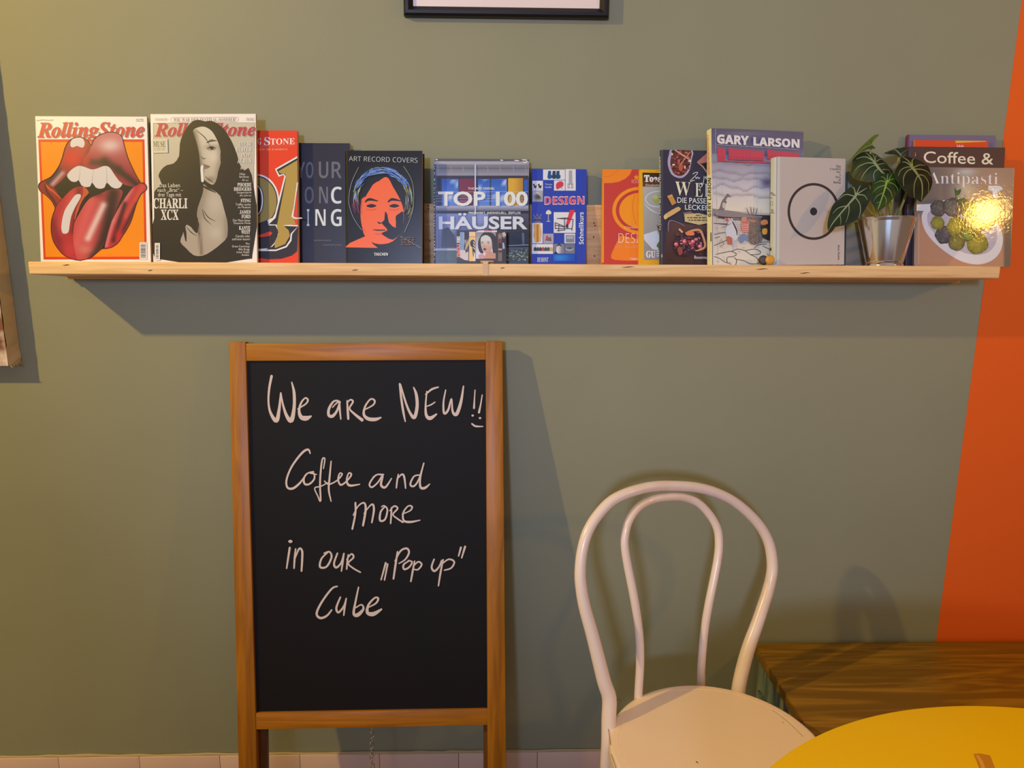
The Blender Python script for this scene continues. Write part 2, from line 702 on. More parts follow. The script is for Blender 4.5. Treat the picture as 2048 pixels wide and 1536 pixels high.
# screws seen in the back board between the books
M_screw = mat('dark_screw', (0.05, 0.045, 0.04), 0.4, 0.9)
for px, py in ((857, 411), (857, 417), (1188, 446), (1190, 451), (1187, 474), (1189, 512), (860, 482)):
    p = at_y(px, py, -0.0226)
    kb = MB()
    kb.lathe([(0.0, -0.0006), (0.0016, -0.0004), (0.0019, 0.0004), (0.0019, 0.001)], 12)
    o = kb.build('screw', M_screw, shelf)
    o.matrix_world = Matrix.Translation((p.x, -0.0226, p.z)) @ Matrix.Rotation(-math.pi / 2, 4, 'X')
    o.matrix_parent_inverse = Matrix()
    o.matrix_basis = shelf.matrix_world.inverted() @ (Matrix.Translation((p.x, -0.0226, p.z)) @ Matrix.Rotation(-math.pi / 2, 4, 'X'))

# ------------------------------------------------------------------ books
M_gloss = print_mat('glossy_printed_cover', 0.36, 0.3)
M_satin = print_mat('satin_printed_cover', 0.45, 0.3)
M_matt = print_mat('matt_printed_cover', 0.6, 0.35)
M_lam = print_mat('laminated_printed_cover', 0.28, 0.22)
M_crinkle = print_mat('crinkled_foil_cover', 0.075, 0.36, 0.05)
M_pages = mat('page_edges', lin((226, 212, 190)), 0.8, spec=0.2)
n_, l_, b_ = nodes_of(M_pages)
tc_ = n_.new('ShaderNodeTexCoord')
mp_ = n_.new('ShaderNodeMapping')
mp_.inputs['Scale'].default_value = (1, 1200, 1)
no_ = n_.new('ShaderNodeTexNoise')
no_.inputs['Scale'].default_value = 1.0
cr_ = n_.new('ShaderNodeValToRGB')
cr_.color_ramp.elements[0].color = (*lin((196, 180, 160)), 1)
cr_.color_ramp.elements[1].color = (*lin((238, 226, 208)), 1)
l_.new(tc_.outputs['Object'], mp_.inputs[0])
l_.new(mp_.outputs[0], no_.inputs['Vector'])
l_.new(no_.outputs['Fac'], cr_.inputs[0])
l_.new(cr_.outputs[0], b_.inputs['Base Color'])

BOOKS = 'books and magazines standing on the ledge'


def book_matrix(x, y, yaw, lean, w, t):
    yaw, lean = math.radians(yaw), math.radians(lean)
    cy, sy = math.cos(yaw), math.sin(yaw)
    u = Vector((cy, sy, 0))
    b = Vector((-sy, cy, 0))
    k = Vector((0, 0, 1))
    v = k * math.cos(lean) + b * math.sin(lean)
    b = b * math.cos(lean) - k * math.sin(lean)
    o = Vector((x, y, shelf_z(y)))
    low = min((o + u * p + b * q).z - shelf_z((o + u * p + b * q).y) for p in (0, w) for q in (0, t))
    o.z += 0.0004 - low                        # the lowest corner stands on the board
    return Matrix(((u.x, b.x, v.x, o.x), (u.y, b.y, v.y, o.y), (u.z, b.z, v.z, o.z), (0, 0, 0, 1)))


class Book:
    def __init__(s, name, label, cat, x, y, yaw, lean, w, h, t, front, spine=None, hard=False, rnd=0.0, m=None, paper=(225, 201, 186)):
        s.M = book_matrix(x, y, yaw, lean, w, t)
        s.w, s.h, s.t, s.paper = w, h, t, paper
        s.root = thing(name, s.M, label, cat, BOOKS)
        s.mb = MB()
        s.m = m or M_gloss
        k = [0.80 / s2l(c) for c in paper]
        cv = lambda c: tuple(min(0.9, max(0.004, s2l(a) * b)) for a, b in zip(c, k))
        cf, cs = cv(front), cv(spine or front)
        c = 0.0024 if hard else 0.0005
        s.c = c
        # U-shaped section: front board, rounded spine, back board
        r = max(rnd, 0.0004)
        r = min(r, t * 0.48)
        bulge = 0.0
        outer = [(w, 0.0, cf)]
        for i in range(7):
            a = math.pi / 2 * i / 6
            outer.append((r - r * math.sin(a), r - r * math.cos(a), cf if i < 2 else cs))
        for i in range(7):
            a = math.pi / 2 * i / 6
            outer.append((r - r * math.cos(a), t - r + r * math.sin(a), cs if i < 5 else cf))
        outer.append((w, t, cf))
        inner = [(w, t - c, cf), (c + r * 0.3, t - c, cf), (c, t - c - r * 0.3, cf), (c, c + r * 0.3, cf), (c + r * 0.3, c, cf), (w, c, cf)]
        prof = outer + inner
        n = len(prof)
        for i in range(n):
            a, b2 = prof[i], prof[(i + 1) % n]
            cc = a[2] if a[2] == b2[2] else (cs if cs in (a[2], b2[2]) else cf)
            s.mb.face([(a[0], a[1], 0), (b2[0], b2[1], 0), (b2[0], b2[1], h), (a[0], a[1], h)], cc)
        for z in (0, h):
            tri = tessellate_polygon([[Vector((p[0], p[1], 0)) for p in prof]])
            s.mb.add([(p[0], p[1], z) for p in prof], tri, cf)
        ins = 0.003 if hard else 0.0003
        s.pg = MB()
        s.pg.box(c + 0.0003, w - ins, c + 0.0002, t - c - 0.0002, ins, h - ins)

    def art(s, crop, face='front', gain=0.80):
        return Art(s.mb, s.M, s.w, s.h, crop, face, s.paper, s.t, gain)

    def done(s):
        s.pg.build('page_block', M_pages, s.root)
        o = s.mb.build('cover', s.m, s.root)
        return s.root


C1, C2, C3, C4 = (50, 220, 4.519), (290, 215, 4.519), (500, 240, 4.8), (840, 300, 5.851)
C5, C6, C7 = (1180, 240, 4.8), (1400, 240, 4.8), (1640, 240, 4.517)

# --- magazine with the big mouth
bk = Book('magazine', 'magazine with a big red mouth, white teeth and tongue on an orange cover', 'magazine', -0.9707, -0.050, -2.3, 7.5, 0.238, 0.3081, 0.006, (233, 208, 196), m=M_gloss)
a = bk.art(C1, gain=0.6)
a.poly([(120, 265), (1080, 265), (1103, 1350), (168, 1352)], (232, 62, 28))
a.poly([(142, 290), (1060, 288), (1082, 1325), (187, 1328)], (255, 140, 0))
a.text('RollingStone', 118, 116, 1088, 296, (150, 140, 150), 'bi', dy=-4, off=0.016)
a.text('RollingStone', 110, 108, 1080, 288, (216, 68, 66), 'bi', dy=-4, off=0.016)
MOUTH = [(122, 690), (135, 660), (175, 635), (240, 600), (300, 520), (335, 440), (360, 350), (390, 290), (430, 258), (490, 245), (540, 255), (575, 285), (597, 322), (620, 270), (660, 235), (720, 208), (780, 200), (840, 212), (880, 250), (900, 330), (930, 430), (970, 520), (1010, 600), (1045, 655), (1075, 660), (1100, 690), (1095, 725), (1050, 760), (1010, 840), (985, 920), (960, 1000), (920, 1080), (880, 1140), (850, 1190), (810, 1225), (770, 1245), (720, 1252), (690, 1257), (650, 1290), (600, 1330), (540, 1352), (480, 1358), (420, 1345), (350, 1310), (300, 1255), (260, 1190), (240, 1110), (238, 1030), (250, 960), (272, 900), (270, 870), (240, 820), (190, 770), (140, 735)]
a.poly(MOUTH, (140, 38, 44), 3)
a.poly([(262, 700), (330, 640), (382, 585), (640, 560), (880, 668), (985, 692), (930, 760), (860, 860), (800, 980), (760, 1100), (722, 1250), (640, 1250), (480, 1000), (330, 805)], (36, 30, 28))


def left_lobe(x, y):
    c = mixc((170, 70, 75), (140, 40, 48), (y - 300) / 300)
    c = blob(c, x, y, 430, 440, 130, 110, (222, 40, 46))
    c = blob(c, x, y, 500, 350, 90, 90, (205, 60, 60), 0.7)
    c = seg_blob(c, x, y, (300, 560), (215, 650), 45, (60, 40, 60), 0.9)
    c = seg_blob(c, x, y, (340, 570), (250, 670), 26, (225, 175, 170), 0.8)
    c = seg_blob(c, x, y, (585, 340), (520, 500), 26, (150, 45, 40), 0.7)
    return c


a.grad([(178, 655), (240, 600), (300, 520), (335, 440), (360, 350), (390, 290), (430, 258), (490, 245), (540, 255), (575, 285), (595, 330), (590, 400), (585, 480), (570, 520), (480, 505), (410, 545), (380, 585), (330, 640), (262, 692), (215, 682)], left_lobe, 14, 3)


def right_lobe(x, y):
    c = mixc((205, 110, 112), (165, 50, 62), (y - 220) / 350)
    c = blob(c, x, y, 770, 320, 130, 80, (228, 185, 182))
    c = seg_blob(c, x, y, (600, 470), (720, 470), 48, (70, 45, 48), 0.95)
    c = seg_blob(c, x, y, (720, 470), (840, 540), 50, (62, 36, 42), 0.95)
    c = seg_blob(c, x, y, (840, 540), (1020, 680), 38, (48, 28, 34), 0.95)
    c = blob(c, x, y, 640, 420, 60, 50, (190, 70, 75), 0.5)
    c = blob(c, x, y, 560, 450, 40, 60, (200, 50, 50), 0.9)
    return c


a.grad([(597, 325), (620, 270), (660, 235), (720, 208), (780, 200), (840, 212), (880, 250), (900, 330), (930, 430), (970, 520), (1010, 600), (1045, 655), (1000, 692), (880, 668), (830, 600), (770, 525), (700, 508), (640, 530), (575, 525), (530, 500), (530, 440), (580, 380)], right_lobe, 14, 3)
a.poly([(412, 325), (415, 285), (440, 258), (490, 248), (525, 262), (540, 300), (530, 335), (505, 338), (470, 325), (435, 338)], (230, 212, 208), 3)
TEETH = [(382, 585), (420, 540), (480, 505), (540, 515), (600, 537), (650, 530), (710, 507), (760, 515), (800, 570), (850, 640), (880, 665), (860, 700), (825, 710), (780, 695), (740, 655), (720, 700), (680, 712), (640, 700), (607, 655), (590, 690), (550, 697), (510, 680), (487, 635), (460, 650), (420, 645), (390, 615)]
a.poly(TEETH, (228, 208, 204), 2)
for q in ([(500, 510), (495, 580), (487, 635)], [(625, 540), (612, 600), (607, 655)], [(735, 515), (740, 590), (740, 655)]):
    a.line(q, [2, 5, 8], (200, 175, 172))
a.poly([(122, 690), (175, 640), (200, 690), (260, 745), (332, 806), (300, 832), (272, 885), (240, 820), (190, 770), (140, 735)], (150, 42, 44), 2)
a.line([(182, 665), (215, 705), (260, 740), (330, 806)], [6, 18, 16, 6], (222, 84, 52))
a.line([(180, 668), (200, 740), (250, 800), (290, 870)], [10, 22, 20, 10], (88, 26, 34))


def tongue_l(x, y):
    c = (186, 42, 52)
    c = seg_blob(c, x, y, (430, 770), (300, 1100), 60, (228, 84, 84), 0.6)
    c = seg_blob(c, x, y, (240, 1000), (330, 1290), 55, (130, 26, 44), 0.8)
    c = seg_blob(c, x, y, (490, 720), (430, 1100), 30, (120, 30, 38), 0.8)
    c = blob(c, x, y, 400, 1260, 100, 90, (216, 60, 66), 0.6)
    return c


a.grad([(460, 700), (520, 695), (535, 740), (500, 830), (460, 930), (445, 1000), (435, 1060), (440, 1150), (470, 1250), (500, 1352), (420, 1345), (350, 1310), (300, 1255), (260, 1190), (240, 1110), (238, 1030), (250, 960), (272, 900), (300, 850), (360, 780), (410, 730)], tongue_l, 15, 3)


def tongue_r(x, y):
    c = (205, 70, 74)
    c = seg_blob(c, x, y, (600, 820), (470, 1200), 60, (226, 92, 92), 0.8)
    c = seg_blob(c, x, y, (800, 760), (740, 1130), 85, (52, 28, 34), 1.0)
    c = seg_blob(c, x, y, (740, 1130), (620, 1320), 55, (60, 34, 34), 0.95)
    c = seg_blob(c, x, y, (710, 860), (570, 1160), 38, (234, 190, 180), 1.0)
    c = blob(c, x, y, 540, 1260, 90, 60, (214, 130, 116), 0.7)
    c = blob(c, x, y, 660, 760, 70, 40, (120, 30, 40), 0.8)
    return c


a.grad([(600, 792), (680, 758), (760, 722), (850, 716), (885, 750), (840, 870), (800, 980), (760, 1100), (722, 1200), (690, 1257), (650, 1290), (600, 1330), (540, 1352), (480, 1358), (447, 1250), (437, 1130), (450, 1020), (500, 920), (550, 840)], tongue_r, 15, 3)
a.poly([(525, 692), (550, 705), (580, 748), (540, 790), (500, 860), (462, 975), (448, 985), (470, 880), (515, 790), (530, 740)], (205, 88, 58), 2)
a.line([(578, 755), (530, 840), (480, 930), (455, 1000)], [4, 14, 12, 3], (40, 30, 34))
a.poly([(480, 760), (505, 768), (500, 800), (455, 880), (420, 960), (405, 1040), (395, 1100), (370, 1118), (340, 1110), (330, 1060), (340, 980), (365, 900), (410, 830), (450, 775)], (230, 208, 206), 3)


def lip_r(x, y):
    c = (196, 44, 54)
    c = seg_blob(c, x, y, (960, 720), (800, 1000), 30, (222, 110, 110), 0.9)
    c = seg_blob(c, x, y, (800, 1000), (735, 1230), 22, (226, 120, 120), 0.9)
    c = seg_blob(c, x, y, (905, 850), (800, 1180), 26, (58, 24, 34), 0.95)
    c = seg_blob(c, x, y, (1060, 700), (920, 960), 34, (220, 84, 66), 0.7)
    c = seg_blob(c, x, y, (1010, 850), (880, 1110), 22, (70, 26, 38), 0.9)
    c = blob(c, x, y, 850, 1130, 50, 60, (216, 30, 44), 0.8)
    return c


a.grad([(1000, 690), (1050, 664), (1100, 690), (1095, 725), (1050, 760), (1010, 840), (985, 920), (960, 1000), (920, 1080), (880, 1140), (850, 1190), (810, 1225), (770, 1245), (722, 1252), (745, 1140), (770, 1050), (800, 975), (860, 865), (930, 760), (985, 692)], lip_r, 14, 3)
mo = [(p.x, p.y) for p in catmull([(x, y, 0) for x, y in MOUTH], 3, True)]
a.line(mo + [mo[0]], 6, (52, 24, 28), 0)
a.barcode(1036, 1195, 1106, 1356)
a.lines(1005, 82, 1078, 112, 2, (170, 155, 150), 0.3)
for i in range(9):
    a.rect(104 + i * 17, 102 - abs(6 - i) * 1.5 - (12 if i > 2 else i * 4), 116 + i * 17, 108 - abs(6 - i) * 1.5 - (12 if i > 2 else i * 4), (185, 170, 165))
bk.done()

# --- magazine with the black and white portrait
bk = Book('magazine', 'magazine with a black and white portrait of a long haired woman with a cigarette', 'magazine', -0.7220, -0.0725, -5.0, 7.7, 0.2258, 0.3085, 0.0065, (230, 206, 192), m=M_gloss)
a = bk.art(C2, gain=0.62)


def backdrop(x, y):
    c = mixc((214, 192, 165), (200, 178, 152), (y - 140) / 500)
    return blob(c, x, y, 120, 500, 130, 220, (206, 186, 160), 0.5)


a.grad([(78, 142), (992, 137), (966, 1366), (90, 1366)], backdrop, 60)
a.line([(76, 142), (994, 137), (968, 1368), (88, 1368), (76, 142)], 4, (120, 108, 98), 0)
a.ring(262, 111, 30, 20, 3, (150, 135, 122), 12, 90, 270)
a.ring(818, 108, 30, 20, 3, (150, 135, 122), 12, -90, 90)
a.line([(262, 91), (818, 88)], 3, (150, 135, 122), 0)
a.line([(262, 131), (818, 128)], 3, (150, 135, 122), 0)
a.text('WIE WAR DER FESTIVAL-SOMMER?', 258, 97, 826, 127, (120, 104, 94), 'b', dy=-3, off=-0.01)
a.text('RollingStone', 94, 146, 1008, 306, (170, 150, 140), 'bi', dy=-6)
a.text('RollingStone', 86, 138, 1000, 298, (196, 62, 70), 'bi', dy=-6, off=0.016)
DK = (50, 42, 35)
a.poly([(96, 745), (150, 690), (122, 620), (150, 560), (200, 520), (260, 505), (308, 440), (315, 330), (340, 250), (380, 180), (430, 125), (490, 112), (545, 126), (600, 120), (680, 160), (740, 230), (790, 320), (830, 420), (860, 520), (900, 570), (966, 610), (966, 1364), (90, 1364), (84, 1000), (84, 800)], DK, 2)


def face(x, y):
    c = mixc((222, 200, 176), (196, 172, 148), (y - 200) / 480)
    c = seg_blob(c, x, y, (430, 240), (490, 560), 50, (96, 82, 70), 0.9)
    c = seg_blob(c, x, y, (690, 350), (660, 640), 40, (150, 128, 108), 0.7)
    c = blob(c, x, y, 600, 360, 70, 26, (120, 102, 88), 0.6)
    c = blob(c, x, y, 620, 450, 60, 60, (226, 204, 182), 0.6)
    c = blob(c, x, y, 590, 650, 50, 30, (132, 112, 94), 0.8)
    return c


a.grad([(437, 207), (480, 180), (540, 175), (600, 210), (640, 270), (670, 340), (690, 430), (685, 500), (662, 580), (650, 640), (622, 695), (585, 688), (540, 655), (510, 600), (500, 540), (495, 480), (490, 420), (470, 330), (447, 260)], face, 16, 3)


def chest(x, y):
    c = mixc((190, 166, 144), (180, 156, 136), (y - 700) / 600)
    c = seg_blob(c, x, y, (540, 720), (480, 1000), 60, (140, 120, 102), 0.6)
    c = blob(c, x, y, 630, 870, 90, 130, (206, 184, 162), 0.7)
    c = blob(c, x, y, 640, 1130, 90, 90, (208, 186, 164), 0.7)
    c = seg_blob(c, x, y, (488, 1060), (512, 1320), 18, (110, 92, 78), 0.8)
    c = seg_blob(c, x, y, (745, 1000), (740, 1170), 40, (140, 120, 104), 0.6)
    return c


a.grad([(530, 690), (565, 722), (620, 750), (680, 800), (710, 900), (732, 980), (746, 1040), (745, 1165), (690, 1230), (600, 1300), (520, 1340), (440, 1335), (370, 1270), (320, 1215), (340, 1150), (365, 1080), (380, 1060), (420, 1085), (470, 1140), (488, 1050), (470, 980), (480, 900), (515, 800), (528, 740)], chest, 20, 2)
a.line([(500, 700), (560, 730), (640, 770)], [8, 18, 6], DK)
for q in ([(455, 200), (540, 270), (590, 350)], [(480, 1000), (470, 1090), (500, 1160)], [(530, 930), (570, 990), (640, 1030)], [(520, 920), (540, 1000), (600, 1060)], [(540, 620), (590, 660), (640, 690)], [(375, 1080), (420, 1130), (470, 1160)], [(690, 380), (685, 450), (690, 520)]):
    a.line(q, [3, 8, 2], (70, 58, 48))
a.line([(355, 1060), (362, 1130), (372, 1210)], [6, 24, 8], DK)
a.line([(556, 320), (600, 300), (650, 302)], [6, 20, 5], (96, 80, 68))
a.line([(562, 372), (600, 356), (640, 368)], [4, 12, 4], (50, 42, 36))
a.ell(604, 368, 16, 12, (44, 36, 32))
a.line([(565, 378), (600, 384), (636, 374)], 4, (120, 100, 86))
a.line([(505, 440), (525, 462), (550, 458)], [3, 10, 4], (120, 100, 84))
a.poly([(500, 536), (530, 512), (560, 520), (588, 534), (560, 552), (520, 552)], (146, 118, 102), 3)
a.line([(498, 536), (540, 532), (588, 535)], 4, (96, 76, 66))
a.line([(519, 532), (515, 560), (522, 664)], 24, (240, 222, 208), 2, True)
TX = (236, 214, 196)
for t, x0, y0, x1, y1, st in (('Das Leben', 128, 684, 318, 722, ''), ('nach \u201eBrat\u201c \u2013', 116, 730, 346, 768, ''), ('drei Tage mit', 120, 770, 330, 818, ''), ('CHARLI', 76, 820, 386, 914, 'b'), ('XCX', 146, 922, 306, 1018, 'b'),
                             ('DIE 50', 850, 308, 965, 350, 'b'), ('BESTEN', 822, 358, 966, 400, 'b'), ('POP-', 872, 412, 966, 450, 'b'), ('ALBEN', 836, 462, 966, 505, 'b'), ('Billie', 866, 540, 900, 560, ''), ('Hits', 858, 592, 908, 612, ''), ('Bad Bunny', 856, 618, 942, 642, ''), ('Air u.a.', 880, 646, 940, 666, ''),
                             ('PHOEBE', 838, 682, 964, 716, 'b'), ('BRIDGERS', 806, 722, 964, 755, 'b'), ('Songwriterin', 832, 760, 963, 784, ''), ('des Jahres', 858, 788, 963, 808, ''), ('STING', 868, 825, 960, 858, 'b'), ('Treffen nachts', 822, 866, 959, 888, ''), ('im Museum', 844, 893, 958, 912, ''),
                             ('JAMES', 858, 928, 958, 964, 'b'), ('FORD', 875, 968, 957, 1003, 'b'), ('Der Mann hinter', 798, 1010, 957, 1032, ''), ('Depeche Mode', 806, 1037, 957, 1060, ''), ('KANYE', 852, 1072, 955, 1107, 'b'), ('WEST', 873, 1110, 953, 1144, 'b'), ('Canceln oder', 822, 1152, 952, 1174, ''), ('auftreten lassen?', 790, 1180, 953, 1200, ''),
                             ('Plus', 915, 1222, 948, 1240, ''), ('Grace Cummings', 790, 1246, 949, 1270, ''), ('Billy Bragg', 850, 1273, 948, 1296, ''), ('Irvine Welsh', 832, 1298, 946, 1318, ''), ('Amilon', 876, 1323, 944, 1342, '')):
    a.text(t, x0, y0, x1, y1, TX, st, off=0.012 if st == 'b' else 0.0)
a.poly([(70, 288), (208, 284), (212, 410), (74, 414)], (222, 202, 172))
a.text('MUSE', 78, 306, 190, 360, (90, 78, 52), 'b')
a.lines(82, 368, 186, 398, 2, (150, 132, 106), 0.3)
a.barcode(92, 1225, 140, 1384)
a.lines(92, 100, 205, 125, 2, (190, 172, 158), 0.3)
a.lines(918, 98, 990, 126, 2, (170, 152, 142), 0.3)
bk.done()

# --- red bookazine with a huge gold numeral
bk = Book('magazine', 'red anniversary issue with gold and black numerals, half hidden behind the portrait magazine', 'magazine', -0.6438, -0.0635, -3.6, 7.7, 0.2295, 0.2782, 0.011, (222, 56, 18), m=M_gloss)
a = bk.art(C3)
WT, BKC, GD, OL = (226, 208, 200), (44, 36, 38), (172, 134, 58), (150, 122, 62)
a.text('ROLLIN', -250, 176, 60, 238, WT, 'b')
a.text('G', 74, 174, 108, 238, WT, 'b')
a.text('S', 136, 164, 192, 243, WT, 'b')
a.text('TONE', 196, 178, 430, 238, WT, 'b', dy=-4)
a.line([(60, 252), (420, 248)], 2, (200, 120, 90), 0)
a.text('AUS DEN ERSTEN 40 JAHREN', -190, 274, 362, 294, (232, 150, 110), 'b', dy=-2)
a.ell(60, 780, 222, 262, WT, 48)
a.ell(60, 780, 206, 245, BKC, 48)
a.ell(60, 780, 196, 234, OL, 48)
a.ell(58, 770, 76, 160, BKC, 36)
a.ell(58, 770, 68, 150, WT, 36)
a.ell(58, 770, 56, 136, BKC, 36)
a.poly([(60, 1000), (190, 950), (232, 1010), (330, 1000), (462, 1015), (452, 1260), (400, 1302), (300, 1332), (180, 1337), (60, 1322)], BKC)
a.poly([(240, 470), (500, 322), (500, 950), (430, 950), (395, 932), (404, 870), (330, 1004), (470, 1010), (405, 1095), (398, 1160), (352, 1222), (250, 1258), (60, 1258), (60, 1240), (190, 1230), (235, 1180), (262, 1120), (276, 1070), (245, 1012), (180, 1012), (168, 960), (232, 935), (330, 540), (320, 528), (276, 546)], WT)
a.poly([(256, 478), (500, 340), (500, 938), (430, 938), (408, 928), (440, 600), (300, 1016), (460, 1022), (392, 1090), (384, 1150), (345, 1208), (250, 1244), (150, 1244), (215, 1215), (245, 1180), (276, 1110), (286, 1070), (256, 1004), (180, 1002), (246, 940), (344, 545), (325, 516), (284, 528)], BKC)
a.poly([(272, 492), (500, 360), (500, 580), (448, 690), (398, 930), (420, 945), (440, 1000), (322, 1012), (372, 1060), (384, 1110), (338, 1190), (240, 1232), (236, 1182), (275, 1090), (258, 1020), (346, 560), (336, 515), (292, 514)], GD)
a.poly([(470, 560), (500, 540), (500, 930), (440, 935), (420, 925)], (214, 58, 22))
a.line([(456, 600), (412, 925), (440, 942), (500, 942)], 10, WT, 0)
a.poly([(80, 1108), (150, 1085), (185, 1072), (214, 1082), (190, 1112), (100, 1124)], (214, 50, 22), 2)
bk.done()

# --- dark book with widely spaced capitals
bk = Book('book', 'dark charcoal book with widely spaced pale grey capitals, behind the red magazine', 'book', -0.4591, -0.0510, -2.4, 7.5, 0.1515, 0.2572, 0.010, (52, 46, 54), m=M_lam)
a = bk.art(C3)
g1, g2 = (108, 100, 104), (212, 204, 206)
for t, x0, y0, x1, y1, c in (('Y', 452, 403, 528, 557, g1), ('O', 538, 402, 608, 559, g1), ('U', 661, 400, 752, 559, g1), ('R', 783, 400, 880, 557, g1), ('O', 525, 640, 612, 802, (104, 96, 100)), ('N', 664, 640, 748, 800, (110, 102, 108)), ('C', 778, 640, 880, 803, g2), ('I', 546, 856, 570, 1018, g2), ('N', 628, 857, 726, 1015, g2), ('G', 777, 855, 880, 1020, g2)):
    a.text(t, x0, y0, x1, y1, c, 'sb', off=-0.012)
for x0, x1, y in ((610, 780, 1155), (700, 885, 1198)):
    k = 14
    a.line([(x0 + (x1 - x0) * i / k, y + (7 if i % 2 else -5)) for i in range(k + 1)], 4, (112, 104, 108), 3)
bk.done()

# --- art book
bk = Book('book', 'thick black art book with an orange pop art face under thin white capitals', 'book', -0.3116, -0.0900, -3.6, 7.6, 0.1618, 0.2337, 0.030, (34, 29, 27), (60, 52, 30), hard=True, rnd=0.004, m=M_lam)
a = bk.art(C3)
a.text('ART RECORD COVERS', 950, 347, 1608, 393, (218, 208, 198), 'ss', dy=17, off=-0.018)
OR = (238, 98, 50)
a.poly([(914, 1222), (960, 1180), (1120, 1110), (1180, 1190), (1228, 1228)], OR)
a.poly([(1000, 640), (1040, 520), (1130, 450), (1270, 430), (1420, 450), (1520, 560), (1570, 700), (1575, 860), (1540, 1000), (1490, 1090), (1440, 1140), (1380, 1000), (1080, 1000), (1010, 960), (965, 850)], (38, 33, 32), 3)
a.poly([(1330, 560), (1372, 640), (1440, 760), (1478, 880), (1468, 1000), (1440, 1090), (1370, 1165), (1290, 1190), (1200, 1185), (1112, 1130), (1076, 1030), (1060, 900), (1070, 760), (1110, 735), (1180, 620), (1240, 585), (1290, 550)], OR, 2)
a.poly([(1296, 880), (1320, 910), (1335, 985), (1400, 1035), (1398, 930), (1430, 900), (1474, 880), (1468, 1000), (1440, 1090), (1372, 1150), (1300, 1120), (1262, 1085), (1320, 1060), (1290, 1020), (1262, 985), (1290, 960)], (34, 28, 28), 2)
for cx, fl in ((1165, 1), (1385, -1)):
    a.line([(cx - 62, 790), (cx - 20, 762), (cx + 64, 778)], [10, 26, 8], (40, 32, 32))
    a.poly([(cx - 50, 826), (cx, 806), (cx + 50, 824), (cx, 842)], (40, 32, 32), 3)
    a.line([(cx - 50, 856), (cx, 866), (cx + 48, 852)], 5, (190, 70, 40))
a.line([(1225, 975), (1240, 990), (1262, 988)], [6, 14, 8], (40, 32, 32))
a.line([(1180, 1052), (1230, 1058), (1300, 1056)], [4, 12, 8], (40, 30, 30))
a.line([(1200, 1092), (1270, 1098)], 6, (200, 76, 42), 0)
a.line([(1440, 1115), (1530, 1165), (1640, 1228)], 4, (150, 130, 80))
rr = random.Random(11)
for i in range(210):
    an = rr.uniform(-200, 20)
    ra = rr.uniform(0.78, 1.0)
    x = 1275 + 290 * ra * math.cos(math.radians(an))
    y = 780 + 330 * ra * math.sin(math.radians(an))
    if 1090 < x < 1430 and y > 560:
        continue
    tx, ty = -math.sin(math.radians(an)), math.cos(math.radians(an))
    if x > 1275:
        tx, ty = -tx, -ty
    top = y < 640
    if top:
        c = rr.choice([(96, 124, 196), (120, 146, 214), (150, 160, 176), (86, 110, 180)])
    elif y < 780:
        c = rr.choice([(176, 156, 70), (150, 160, 176), (120, 120, 70)])
    else:
        c = rr.choice([(120, 60, 100), (150, 70, 70), (94, 60, 96)]) if x < 1275 else rr.choice([(70, 62, 62), (120, 96, 96), (150, 140, 70)])
    L = rr.uniform(20, 62)
    a.line([(x - tx * L, y - ty * L), (x + rr.uniform(-8, 8), y + rr.uniform(-8, 8)), (x + tx * L, y + ty * L)], [2, rr.uniform(4, 9), 2], c, 2)
a.line([(1050, 460), (985, 600), (955, 760), (970, 860), (1010, 960), (1080, 1060)], 4, (150, 150, 150))
a.line([(1480, 450), (1560, 590), (1578, 760), (1560, 900), (1490, 1080)], 4, (150, 150, 130))
a.text('TASCHEN', 1198, 1277, 1330, 1305, (222, 210, 200), 'sb')
a.lines(1455, 1130, 1582, 1218, 4, (120, 82, 60), 0.35)
a2 = bk.art(C3, 'spine')
a2.rect(900, 300, 922, 1340, (120, 104, 50))
bk.done()

# --- houses book
bk = Book('book', 'large architecture book with a glass house and sky on its cover, big white capitals', 'book', -0.1274, -0.062, -0.5, 7.0, 0.2034, 0.2251, 0.018, (84, 78, 92), (96, 90, 100), hard=True, rnd=0.003, m=M_lam)
a = bk.art(C4)
a.rect(165, 110, 1275, 135, (92, 84, 84))
a.rect(165, 132, 1275, 168, (168, 156, 160))
a.grad([(190, 168), (1275, 168), (1275, 318), (190, 318)], lambda x, y: mixc((118, 108, 110), (152, 142, 148), abs(y - 210) / 90), 30)
for x in (210, 360, 500, 650, 790, 935, 1090, 1230):
    a.line([(x, 195), (x + 8, 250)], 7, (160, 150, 152), 0)
a.line([(190, 215), (1270, 215)], 5, (92, 84, 88), 0)
a.rect(190, 300, 1270, 335, (62, 52, 58))
a.rect(190, 335, 1265, 660, (58, 60, 84))
rr = random.Random(7)


def sky(x, y):
    c = mixc((48, 84, 160), (92, 122, 186), (y - 340) / 250)
    v = math.sin(x * 0.021 + y * 0.013) + math.sin(x * 0.011 - y * 0.03 + 2) + 0.6 * math.sin(x * 0.05 + y * 0.04)
    return mixc(c, (196, 198, 216), (v - 0.5) * 0.55)


for x0, x1 in ((258, 450), (680, 815), (832, 1015)):
    a.grad([(x0, 340), (x1, 340), (x1, 650), (x0, 650)], sky, 16)
a.rect(458, 340, 636, 655, (120, 46, 62))
a.grad([(1032, 330), (1205, 330), (1205, 655), (1032, 655)], lambda x, y: mixc((214, 156, 42), (180, 124, 40), (x - 1100) / 90), 24)
a.rect(1216, 350, 1262, 655, (52, 84, 160))
a.rect(200, 325, 245, 660, (44, 42, 58))
for y in (492, 540, 568, 600):
    a.line([(195, y), (1262, y - 4)], 3.5, (176, 168, 182), 0)
a.grad([(185, 655), (1268, 650), (1268, 715), (185, 712)], lambda x, y: mixc((176, 168, 178), (104, 98, 110), (y - 655) / 55), 20)
a.rect(190, 712, 1268, 745, (46, 42, 52))


